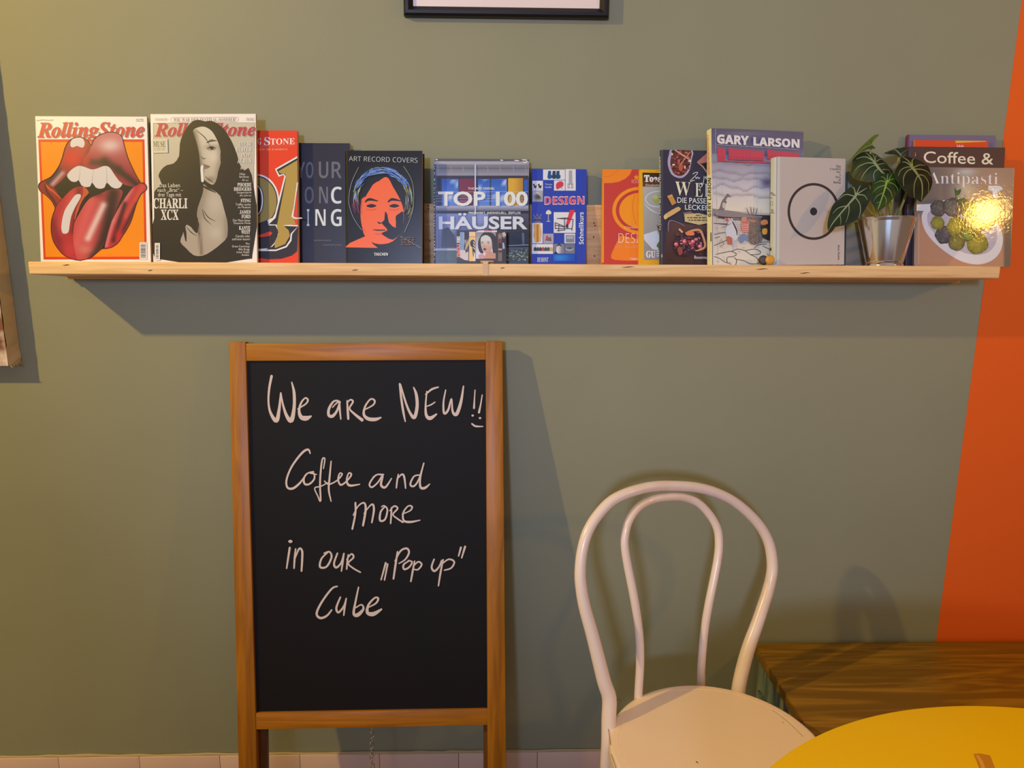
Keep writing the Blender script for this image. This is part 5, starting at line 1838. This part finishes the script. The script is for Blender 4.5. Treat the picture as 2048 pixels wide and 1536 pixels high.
MCI = MCH.inverted()
LB = math.radians(10)
Apt = Vector((0.215, -0.40, SEAT_Z))
cu_ = Vector((0.91578821, 0.4016615, 0))
cb_ = Vector((-0.4016615, 0.91578821, 0))
cv_ = Vector((0, 0, 1)) * math.cos(LB) + cb_ * math.sin(LB)
OUT = [[0.02, 0.052], [0.011, 0.086], [0.001, 0.136], [-0.01, 0.19], [-0.022, 0.243], [-0.027, 0.283], [-0.027, 0.314], [-0.02, 0.352], [-0.005, 0.388], [0.02, 0.417], [0.055, 0.441], [0.1, 0.452], [0.153, 0.455], [0.206, 0.449], [0.261, 0.438], [0.311, 0.42], [0.358, 0.394], [0.399, 0.36], [0.43, 0.325], [0.45, 0.286], [0.456, 0.245], [0.452, 0.215], [0.439, 0.182], [0.418, 0.143], [0.398, 0.107], [0.38, 0.076], [0.363, 0.041], [0.345, -0.006]]
INN = [[0.09, 0.054], [0.097, 0.105], [0.099, 0.153], [0.096, 0.202], [0.09, 0.252], [0.082, 0.302], [0.077, 0.342], [0.079, 0.366], [0.090, 0.394], [0.113, 0.417], [0.148, 0.4285], [0.19, 0.4285], [0.229, 0.421], [0.264, 0.404], [0.293, 0.374], [0.31, 0.342], [0.312, 0.31], [0.306, 0.277], [0.292, 0.233], [0.277, 0.189], [0.263, 0.141], [0.254, 0.097], [0.247, 0.052], [0.245, 0.027]]


def bow(u, v):
    return MCI @ (Apt + cu_ * u + cv_ * v)


def leg_path(u0, v0, side):
    """From the seat ring down to a splayed foot behind the chair."""
    p = bow(u0, v0)
    out = []
    for t in (0.25, 0.5, 0.75, 1.0):
        z = p.z * (1 - t)
        out.append(Vector((p.x + side * 0.028 * t * t - side * 0.004 * t, p.y + 0.01 * t + 0.05 * t * t, z + (0.003 if t == 1 else 0))))
    return out


outp = [bow(u, v) for u, v in OUT]
bown = cu_.cross(cv_)
low_l = MCI @ hit(1217.5, 1440, Apt, bown)
low_l2 = MCI @ hit(1216.5, 1500, Apt, bown)
ul = low_l2.x - bow(0.0, -0.06).x
path = list(reversed(leg_path(ul, -0.06, -1))) + [low_l2, low_l] + outp + [bow(0.336, -0.05)] + leg_path(0.330, -0.07, 1)
npath = len(path)
rads = []
for i, p in enumerate(path):
    z = p.z
    rads.append(0.0108 + 0.004 * max(0, min(1, (0.80 - z) / 0.3)) if z > 0.44 else 0.0148 - 0.004 * max(0, (0.3 - z) / 0.3))
sp = catmull([(p.x, p.y, p.z) for p in path], 4)
rs = []
for i in range(len(sp)):
    k = min(npath - 1, i / 4)
    k0 = int(k)
    k1 = min(npath - 1, k0 + 1)
    rs.append(rads[k0] + (rads[k1] - rads[k0]) * (k - k0))
o = MB()
o.tube(sp, rs, 16)
o.build('back_bow', M_cream, chair, smooth=True, angle=60)
inp = []
for u, v in INN:                               # the lower ends curve back to the outside of the seat ring
    p = bow(u, v)
    k = max(0.0, min(1.0, (0.26 - v) / 0.21))
    yt = p.y + (math.sqrt(0.2145 ** 2 - min(0.2, abs(p.x)) ** 2) - p.y) * k * k * (3 - 2 * k)
    c_ = MCI @ CP
    inp.append(c_ + (p - c_) * ((yt - c_.y) / (p.y - c_.y)))
a0, a1 = inp[0] + Vector((0, 0.001, -0.075)), inp[-1] + Vector((0, 0.001, -0.055))
sp = catmull([(p.x, p.y, p.z) for p in [a0] + inp + [a1]], 4)
o = MB()
o.tube(sp, 0.0088, 14)
o.build('inner_bow', M_cream, chair, smooth=True, angle=60)
SR = 0.205
prof = [(0.0, SEAT_Z), (SR - 0.020, SEAT_Z), (SR - 0.0195, SEAT_Z - 0.0008), (SR - 0.0185, SEAT_Z), (SR - 0.007, SEAT_Z - 0.0005), (SR - 0.002, SEAT_Z - 0.003), (SR, SEAT_Z - 0.008), (SR, SEAT_Z - 0.034), (SR - 0.004, SEAT_Z - 0.039), (SR - 0.022, SEAT_Z - 0.039), (SR - 0.022, SEAT_Z - 0.012), (0.0, SEAT_Z - 0.012)]
o = MB()
SCOL = lin((250, 226, 198))
o.lathe(prof, 96, (0, 0, 0), SCOL)


# cracks and chips in the old seat paint
def crack(pts, w):
    P = []
    for (px, py) in pts:
        q = MCI @ at_z(px, py, SEAT_Z)
        P.append((q.x, q.y, SEAT_Z + 0.0001))
    P = catmull(P, 3) if len(P) > 2 else [Vector(p) for p in P]
    for i in range(len(P) - 1):
        d = (P[i + 1] - P[i])
        nn = Vector((-d.y, d.x, 0)).normalized() * w / 2
        o.face([P[i] + nn, P[i] - nn, P[i + 1] - nn, P[i + 1] + nn], lin((70, 48, 30)))


for pts, w in (([(1227, 1417), (1222, 1428), (1222, 1436), (1218, 1444), (1216, 1452), (1219, 1473), (1221, 1490)], 0.0011), ([(1222, 1508), (1227, 1522), (1232, 1536)], 0.0010), ([(1231, 1399), (1238, 1399), (1243, 1403)], 0.0009), ([(1434, 1373), (1437, 1374)], 0.0014), ([(1565, 1445), (1567, 1446)], 0.0018), ([(1392, 1523), (1396, 1526)], 0.0024), ([(1545, 1420), (1575, 1443), (1606, 1473)], 0.0007)):
    crack(pts, w)
o.build('seat', M_seat, chair)
for sx in (-1, 1):
    ft = MB()
    top = Vector((sx * 0.125, -0.135, SEAT_Z - 0.034))
    ps = [top + Vector((sx * 0.004 * t, -0.006 * t - 0.04 * t * t, -(SEAT_Z - 0.036) * t)) for t in (0, 0.3, 0.6, 0.85, 1.0)]
    ft.tube(ps, [0.016, 0.0155, 0.014, 0.0125, 0.0115], 16)
    ft.build('front_leg', M_cream, chair, smooth=True, angle=60)
rg = MB()
rg.tube([(0.150 * math.cos(2 * math.pi * k / 64), 0.150 * math.sin(2 * math.pi * k / 64) + 0.005, 0.235) for k in range(64)], 0.0085, 12, closed=True)
rg.build('leg_ring', M_cream, chair, smooth=True)

# ------------------------------------------------------------------ low bench with teal side
M_bench = wood('dark_oiled_bench_wood', lin((122, 88, 8)), lin((164, 122, 28)), (0.7, 8, 8), 2.4, 0.45, contrast=(0.42, 0.66), distortion=2.6)
M_teal = wood('worn_teal_paint', lin((82, 100, 94)), lin((132, 148, 136)), (9, 9, 1.0), 4, 0.6, contrast=(0.35, 0.65))
BX0, BX1, BY0, BZ = 0.653, 1.85, -0.56, 0.405
bench = thing('low_bench', (BX0, 0, 0), 'low dark wood bench with a worn teal painted side under the orange wall paint', 'bench')
o = MB()
rr = random.Random(12)
ys = [BY0, -0.375, -0.19, -0.011]
b = bmesh.new()
bmesh.ops.create_cube(b, size=1)
for v in b.verts:
    v.co = Vector(((v.co.x + 0.5) * (BX1 - BX0), BY0 + (v.co.y + 0.5) * (-0.011 - BY0), BZ - 0.028 + (v.co.z + 0.5) * 0.028))
bmesh.ops.bevel(b, geom=b.edges[:], offset=0.003, segments=2, affect='EDGES', profile=0.5)
o.bm(b)
o.build('bench_top', M_bench, bench, smooth=True, angle=35)
hp = hit(1529, 1397, (BX0 + 0.012, 0, 0), Vector((1, 0, 0)))
o = MB()
outer = [(BY0 + 0.015, 0.0), (-0.02, 0.0), (-0.02, BZ - 0.029), (BY0 + 0.015, BZ - 0.029)]
hole = [(hp.y + 0.045 * math.cos(2 * math.pi * k / 20), hp.z - 0.012 + 0.017 * math.sin(2 * math.pi * k / 20)) for k in range(20)]
allp = outer + hole
tri = tessellate_polygon([[Vector((a, c, 0)) for a, c in outer], [Vector((a, c, 0)) for a, c in hole]])
for xx in (0.012, 0.030):
    o.add([(xx, a, c) for a, c in allp], tri, (1, 1, 1))
for lp in (outer, hole):
    m_ = len(lp)
    for k in range(m_):
        (a, c), (a2, c2) = lp[k], lp[(k + 1) % m_]
        o.face([(0.012, a, c), (0.012, a2, c2), (0.030, a2, c2), (0.030, a, c)])
o.build('side_panel', M_teal, bench)
o = MB()
o.box(0.030, BX1 - BX0 - 0.03, BY0 + 0.018, BY0 + 0.036, 0.0, BZ - 0.029)
o.build('front_panel', M_teal, bench)
o = MB()
o.box(BX1 - BX0 - 0.03, BX1 - BX0 - 0.012, BY0 + 0.015, -0.02, 0.0, BZ - 0.029)
o.build('side_panel', M_teal, bench)

# ------------------------------------------------------------------ round yellow table
M_yellow = mat('yellow_table_lacquer', lin((240, 196, 0)), 0.5, spec=0.2)
M_leg = mat('grey_table_column', lin((70, 68, 66)), 0.4, 0.7)
TC, TR, TZ = Vector((0.690, -1.256, 0)), 0.515, 0.74
table = thing('round_table', TC, 'round bright yellow table top beside the cream chair', 'table')
o = MB()
o.lathe([(0.0, TZ), (TR - 0.003, TZ), (TR - 0.001, TZ - 0.001), (TR, TZ - 0.004), (TR, TZ - 0.020), (TR - 0.003, TZ - 0.024), (0.0, TZ - 0.024)], 160)
o.build('table_top', M_yellow, table, smooth=True, angle=35)
o = MB()
o.lathe([(0.0, TZ - 0.024), (0.14, TZ - 0.024), (0.14, TZ - 0.030), (0.035, TZ - 0.036), (0.035, 0.06), (0.05, 0.035), (0.21, 0.016), (0.215, 0.0), (0.0, 0.0)], 64)
o.build('pedestal', M_leg, table, smooth=True, angle=35)
M_res = mat('brown_tape_residue', lin((190, 128, 14)), 0.5)
M_res2 = mat('pale_tape_residue', lin((216, 160, 52)), 0.5)
for nm, m_, pts, up in (('tape_residue', M_res, [(1947, 1508), (1960, 1507), (1980, 1511), (1990, 1536), (1995, 1560), (1966, 1560), (1956, 1530)], 0.0002), ('tape_residue', M_res2, [(1951, 1510), (1958, 1512), (1966, 1524), (1972, 1540), (1976, 1556), (1968, 1556), (1960, 1528)], 0.0004)):
    o = MB()
    P = []
    for px, py in pts:
        q = at_z(px, py, TZ)
        P.append((q.x - TC.x, q.y - TC.y, TZ + up))
    o.add(P, tessellate_polygon([[Vector(q) for q in P]]), (1, 1, 1))
    r_ = o.build(nm, m_, table)
    r_['label'] = 'brown tape mark' if m_ is M_res else 'pale tape mark'

# ------------------------------------------------------------------ plant in a metal pot
M_zinc = mat('galvanised_pot', (0.80, 0.77, 0.74), 0.15, 1.0)
M_soil = add_noise_bump(mat('potting_soil', lin((52, 38, 28)), 0.9), 300, 0.8, 0.004)
M_stem = mat('pale_green_stalk', lin((150, 146, 62)), 0.45)
PY = -0.1125
PZ = shelf_z(PY) + 0.0004
pl = at_y(1719.5, 440, PY)
pr = at_y(1829, 434, PY)
pb0 = at_y(1773, 530, PY)
pcx = (pl.x + pr.x) / 2 - 0.001
pcx = (pcx + pb0.x) / 2
RT = (pr.x - pl.x) / 2 * 0.985
RB = RT * 0.64
PH = (pl.z + pr.z) / 2 - PZ + 0.001
plant = thing('potted_plant', Matrix.Translation((pcx, PY, PZ)) @ Matrix.Rotation(-TILT, 4, 'X'), 'dark velvety leaved houseplant with pale veins in a small metal pot', 'plant')
PMI = plant.matrix_world.inverted()
o = MB()
o.lathe([(0.0, 0.0015), (RB * 0.95, 0.0015), (RB, 0.0), (RB * 1.03, 0.001), (RB * 1.02, 0.004), (RB * 0.985, 0.006), (RB * 1.035, 0.009), (RB * 1.01, 0.0125), (RB * 1.045, 0.0155), (RB * 1.02, 0.019), (RB * 1.05, 0.023), (RT * 0.985, PH - 0.003), (RT * 1.01, PH - 0.0025), (RT * 1.015, PH - 0.0008), (RT, PH), (RT * 0.975, PH - 0.001), (RT * 0.955, PH - 0.012), (RB, 0.006), (0.0, 0.004)], 96)
o.build('metal_pot', M_zinc, plant, smooth=True, angle=30)
o = MB()
o.lathe([(0.0, PH - 0.018), (RT * 0.6, PH - 0.016), (RT * 0.93, PH - 0.02)], 48)
o.build('soil', M_soil, plant, smooth=True)
M_leaf = print_mat('velvet_leaf', 0.5, 0.35)
KL = (1640, 260, 8.532)


def k7to8(pts):
    return [((x / 4.517 + 1640 - 1640) * 8.532, (y / 4.517 + 240 - 260) * 8.532) for x, y in pts]


def leaf(outline, J, T, y0, tilt, turn, veins, cd=(24, 40, 20), cl=(46, 70, 30), cvn=(140, 156, 110), cup=0.006, vw=1.0, root=None, roll=0.0):
    """One leaf: outline and vein curves drawn on the leaf's own plane through junction J at depth y0."""
    px, py = J[0] / KL[2] + KL[0], J[1] / KL[2] + KL[1]
    p0 = at_y(px, py, y0)
    nrm = Vector((math.sin(math.radians(turn)), -math.cos(math.radians(turn)) * math.cos(math.radians(tilt)), math.sin(math.radians(tilt)))).normalized()

    def pt(x, y, lift=0.0):
        q = hit(x / KL[2] + KL[0], y / KL[2] + KL[1], p0, nrm)
        dx, dy = T[0] - J[0], T[1] - J[1]
        L = math.hypot(dx, dy)
        s_ = ((x - J[0]) * dx + (y - J[1]) * dy) / L
        c_ = ((x - J[0]) * -dy + (y - J[1]) * dx) / L
        d = -cup * (c_ / (L * 0.55)) ** 2 - cup * 0.9 * (s_ / L) ** 2
        rip = 0.0006 * math.sin(s_ / L * 14) * min(1, abs(c_) / (L * 0.3))
        return PMI @ (q + nrm * (d + rip + lift))
    o = MB()
    pts = [(p.x, p.y) for p in catmull([(x, y, 0) for x, y in outline], 5, True)]
    x0, x1 = min(p[0] for p in pts), max(p[0] for p in pts)
    y0_, y1 = min(p[1] for p in pts), max(p[1] for p in pts)
    st = max(x1 - x0, y1 - y0_) / 26
    vs = [Vector(p) for p in pts]
    nb = len(vs)
    yy = y0_ + st / 2
    while yy < y1:
        xx = x0 + st / 2
        while xx < x1:
            vs.append(Vector((xx, yy)))
            xx += st
        yy += st
    r = delaunay_2d_cdt(vs, [(i, (i + 1) % nb) for i in range(nb)], [], 1, 1e-4)
    rr = random.Random(int(J[0]))
    cols = []
    for v in r[0]:
        t = 0.5 + 0.5 * math.sin(v.x * 0.013 + v.y * 0.02)
        cols.append(lin(mixc(cd, cl, 0.55 * t)))
    top = [pt(v.x, v.y) for v in r[0]]
    bot = [pt(v.x, v.y, -0.0006) for v in r[0]]
    fs = [tuple(f) for f in r[2]]
    o.add(top, fs, cols)
    o.add(bot, [tuple(reversed(f)) for f in fs], [lin((96, 110, 58))] * len(bot))
    for vn in veins:
        q = catmull([(a, c, w) for a, c, w in vn], 5)
        S = []
        for i in range(len(q)):
            A_, B_ = q[max(0, i - 1)], q[min(len(q) - 1, i + 1)]
            dx, dy = B_.x - A_.x, B_.y - A_.y
            d = math.hypot(dx, dy) or 1
            w = max(2.0, q[i].z * vw) / 2
            S += [pt(q[i].x - dy / d * w, q[i].y + dx / d * w, 0.0003), pt(q[i].x, q[i].y, 0.0008), pt(q[i].x + dy / d * w, q[i].y - dx / d * w, 0.0003)]
        F = []
        for i in range(len(q) - 1):
            F += [(3 * i, 3 * i + 1, 3 * i + 4, 3 * i + 3), (3 * i + 1, 3 * i + 2, 3 * i + 5, 3 * i + 4)]
        o.add(S, F, lin(cvn))
    lf = o.build('leaf', M_leaf, plant)
    for p in lf.data.polygons:
        p.use_smooth = True
    # stalk from the soil up to the back of the junction
    if root:
        g = MB()
        e = pt(J[0], J[1], -0.0012)
        rt = Vector((root[0], root[1], PH - 0.02))
        mid = rt.lerp(e, 0.55) + Vector(root[2])
        sp_ = catmull([(v.x, v.y, v.z) for v in (rt, mid, e)], 8)
        k = len(sp_)
        g.tube(sp_, [0.0034 - 0.0016 * i / (k - 1) for i in range(k)], 10)
        g.build('stalk', M_stem, lf, smooth=True)
    return lf


# upper thin leaf seen nearly edge-on
leaf([(525, 500), (590, 415), (680, 310), (790, 205), (900, 105), (990, 70), (1002, 88), (930, 170), (890, 250), (945, 310), (800, 332), (650, 395)], (880, 250), (530, 498), -0.085, 20, -10,
     [[(880, 250, 14), (780, 290, 12), (660, 380, 8), (540, 488, 4)], [(880, 245, 10), (930, 150, 8), (995, 80, 4)], [(870, 250, 7), (830, 215, 6), (795, 210, 4)]],
     (58, 74, 18), (104, 122, 40), (130, 146, 60), 0.003, 1, root=(-0.008, 0.016, (-0.008, 0.008, 0.01)))
# hidden leaf behind
leaf([(1140, 345), (1200, 318), (1290, 298), (1380, 292), (1470, 280), (1560, 285), (1500, 350), (1420, 420), (1380, 450), (1300, 420), (1210, 390)], (1360, 400), (1560, 286), -0.088, 45, 15,
     [[(1390, 435, 30), (1340, 385, 26), (1310, 330, 14), (1290, 300, 6)], [(1385, 410, 12), (1450, 360, 9), (1550, 290, 5)], [(1310, 340, 10), (1240, 325, 8), (1160, 345, 4)]],
     (26, 40, 26), (44, 64, 38), (120, 138, 112), 0.004, 1, root=(0.012, 0.012, (0.0, 0.0, 0.01)))
# large upper leaf
leaf([(595, 430), (640, 385), (760, 330), (900, 314), (1070, 318), (1140, 350), (1250, 345), (1360, 385), (1405, 470), (1372, 580), (1330, 660), (1270, 722), (1180, 712), (1060, 775), (960, 812), (860, 792), (740, 742), (640, 672), (592, 600), (585, 520)], (930, 555), (1125, 722), -0.105, 38, -6,
     [[(900, 520, 26), (945, 575, 46), (1010, 650, 36), (1070, 700, 26), (1122, 720, 8)], [(930, 545, 28), (880, 480, 20), (840, 410, 14), (790, 350, 7)], [(945, 540, 24), (930, 450, 15), (900, 340, 7)], [(890, 520, 20), (810, 455, 16), (720, 435, 12), (640, 440, 5)], [(945, 535, 16), (960, 430, 12), (1035, 350, 6)], [(960, 540, 16), (1060, 460, 14), (1180, 420, 11), (1290, 425, 5)], [(990, 590, 14), (1100, 545, 13), (1230, 520, 12), (1320, 545, 9), (1362, 580, 4)], [(930, 570, 16), (820, 552, 13), (700, 560, 11), (640, 600, 5)], [(960, 600, 14), (860, 620, 12), (780, 680, 12), (755, 740, 5)], [(1070, 665, 14), (1150, 640, 12), (1220, 640, 12), (1275, 715, 5)], [(1000, 660, 14), (945, 690, 12), (935, 750, 10), (965, 805, 5)]],
     root=(-0.006, -0.004, (-0.006, 0.006, 0.0)))
# large leaf towards the antipasti book
L4 = k7to8([(738, 335), (790, 330), (850, 345), (930, 370), (990, 410), (1025, 470), (1035, 540), (1020, 610), (985, 660), (950, 702), (930, 726), (880, 700), (820, 670), (770, 620), (735, 570), (702, 520), (690, 470), (703, 420), (728, 380)])
V4 = [[(820, 400, 14), (835, 430, 25), (880, 490, 18), (920, 550, 13), (935, 640, 11), (932, 718, 4)], [(830, 415, 12), (800, 370, 9), (752, 335, 4)], [(835, 415, 12), (832, 370, 10), (850, 345, 4)], [(815, 410, 10), (780, 382, 8), (745, 378, 4)], [(845, 430, 9), (900, 405, 8), (960, 405, 4)], [(850, 445, 9), (920, 445, 8), (985, 460, 6), (1018, 490, 3)], [(885, 495, 9), (950, 500, 7), (990, 560, 6), (995, 640, 3)], [(835, 440, 10), (790, 460, 8), (762, 510, 7), (768, 590, 3)], [(885, 500, 9), (860, 560, 7), (855, 620, 6), (868, 690, 3)], [(830, 425, 8), (780, 425, 7), (735, 450, 6), (715, 500, 3)]]
leaf(L4, k7to8([(838, 425)])[0], k7to8([(930, 724)])[0], -0.128, 30, 12, [[(*k7to8([(x, y)])[0], w * 1.889) for x, y, w in v] for v in V4], (22, 30, 14), (44, 56, 22), (146, 156, 92), root=(0.010, -0.006, (0.006, 0.004, -0.004)))
# lower leaf in front of the grey book
L6 = k7to8([(382, 566), (420, 578), (447, 605), (455, 650), (445, 720), (410, 800), (350, 880), (260, 932), (170, 950), (110, 965), (80, 988), (70, 930), (85, 850), (120, 760), (180, 690), (250, 620), (315, 578)])
V6 = [[(330, 660, 18), (318, 692, 22), (250, 770, 14), (180, 850, 11), (120, 920, 9), (80, 984, 3)], [(320, 680, 12), (310, 620, 9), (285, 600, 4)], [(325, 675, 10), (355, 610, 7), (368, 590, 3)], [(335, 670, 12), (380, 640, 8), (425, 612, 4)], [(310, 690, 10), (230, 672, 8), (160, 720, 4)], [(335, 675, 10), (400, 680, 8), (430, 720, 4)], [(320, 700, 10), (360, 760, 8), (365, 830, 7), (350, 880, 3)], [(245, 775, 8), (170, 790, 7), (115, 840, 3)], [(260, 760, 9), (262, 830, 7), (235, 920, 3)], [(180, 850, 7), (190, 900, 5), (185, 940, 3)]]
leaf(L6, k7to8([(322, 690)])[0], k7to8([(78, 986)])[0], -0.150, 34, -16, [[(*k7to8([(x, y)])[0], w * 1.889) for x, y, w in v] for v in V6], (26, 38, 22), (46, 62, 30), (138, 152, 118), root=(-0.014, -0.012, (-0.004, -0.004, 0.006)))
# small bright leaf in the middle
leaf([(868, 1050), (895, 950), (960, 850), (1040, 782), (1150, 740), (1250, 730), (1335, 800), (1380, 900), (1365, 1000), (1300, 1100), (1220, 1205), (1130, 1292), (1000, 1362), (940, 1290), (892, 1200), (870, 1120)], (1150, 880), (1000, 1360), -0.140, 22, -4,
     [[(1160, 860, 26), (1135, 900, 38), (1100, 1030, 26), (1060, 1160, 20), (1020, 1290, 16), (1000, 1356, 5)], [(1150, 870, 12), (1150, 800, 10), (1160, 745, 5)], [(1165, 870, 11), (1200, 800, 9), (1235, 745, 4)], [(1135, 870, 12), (1090, 810, 9), (1040, 790, 4)], [(1165, 880, 12), (1220, 840, 10), (1300, 830, 5)], [(1125, 885, 12), (1030, 870, 10), (930, 910, 4)], [(1160, 895, 12), (1260, 920, 10), (1320, 980, 9), (1345, 1030, 4)], [(1100, 945, 11), (990, 980, 10), (895, 1070, 4)], [(1120, 970, 11), (1210, 1050, 10), (1245, 1150, 4)], [(1070, 1070, 10), (970, 1130, 9), (915, 1230, 4)], [(1085, 1100, 10), (1135, 1180, 9), (1135, 1280, 4)], [(1040, 1220, 7), (990, 1230, 6), (945, 1250, 3)]],
     (24, 48, 8), (58, 86, 16), (138, 168, 70), 0.005, root=(0.004, -0.016, (0.002, 0.004, 0.0)))
# short pale sheaths between the stalks
for (xx, yy, dx, hh) in ((-0.012, -0.014, -0.004, 0.03), (0.004, -0.02, 0.012, 0.034)):
    g = MB()
    g.tube([(xx, yy, PH - 0.02), (xx + dx * 0.5, yy, PH - 0.02 + hh * 0.6), (xx + dx, yy - 0.001, PH - 0.02 + hh)], [0.006, 0.0055, 0.0008], 10, flat=0.55)
    g.build('leaf_sheath', M_stem, plant, smooth=True)
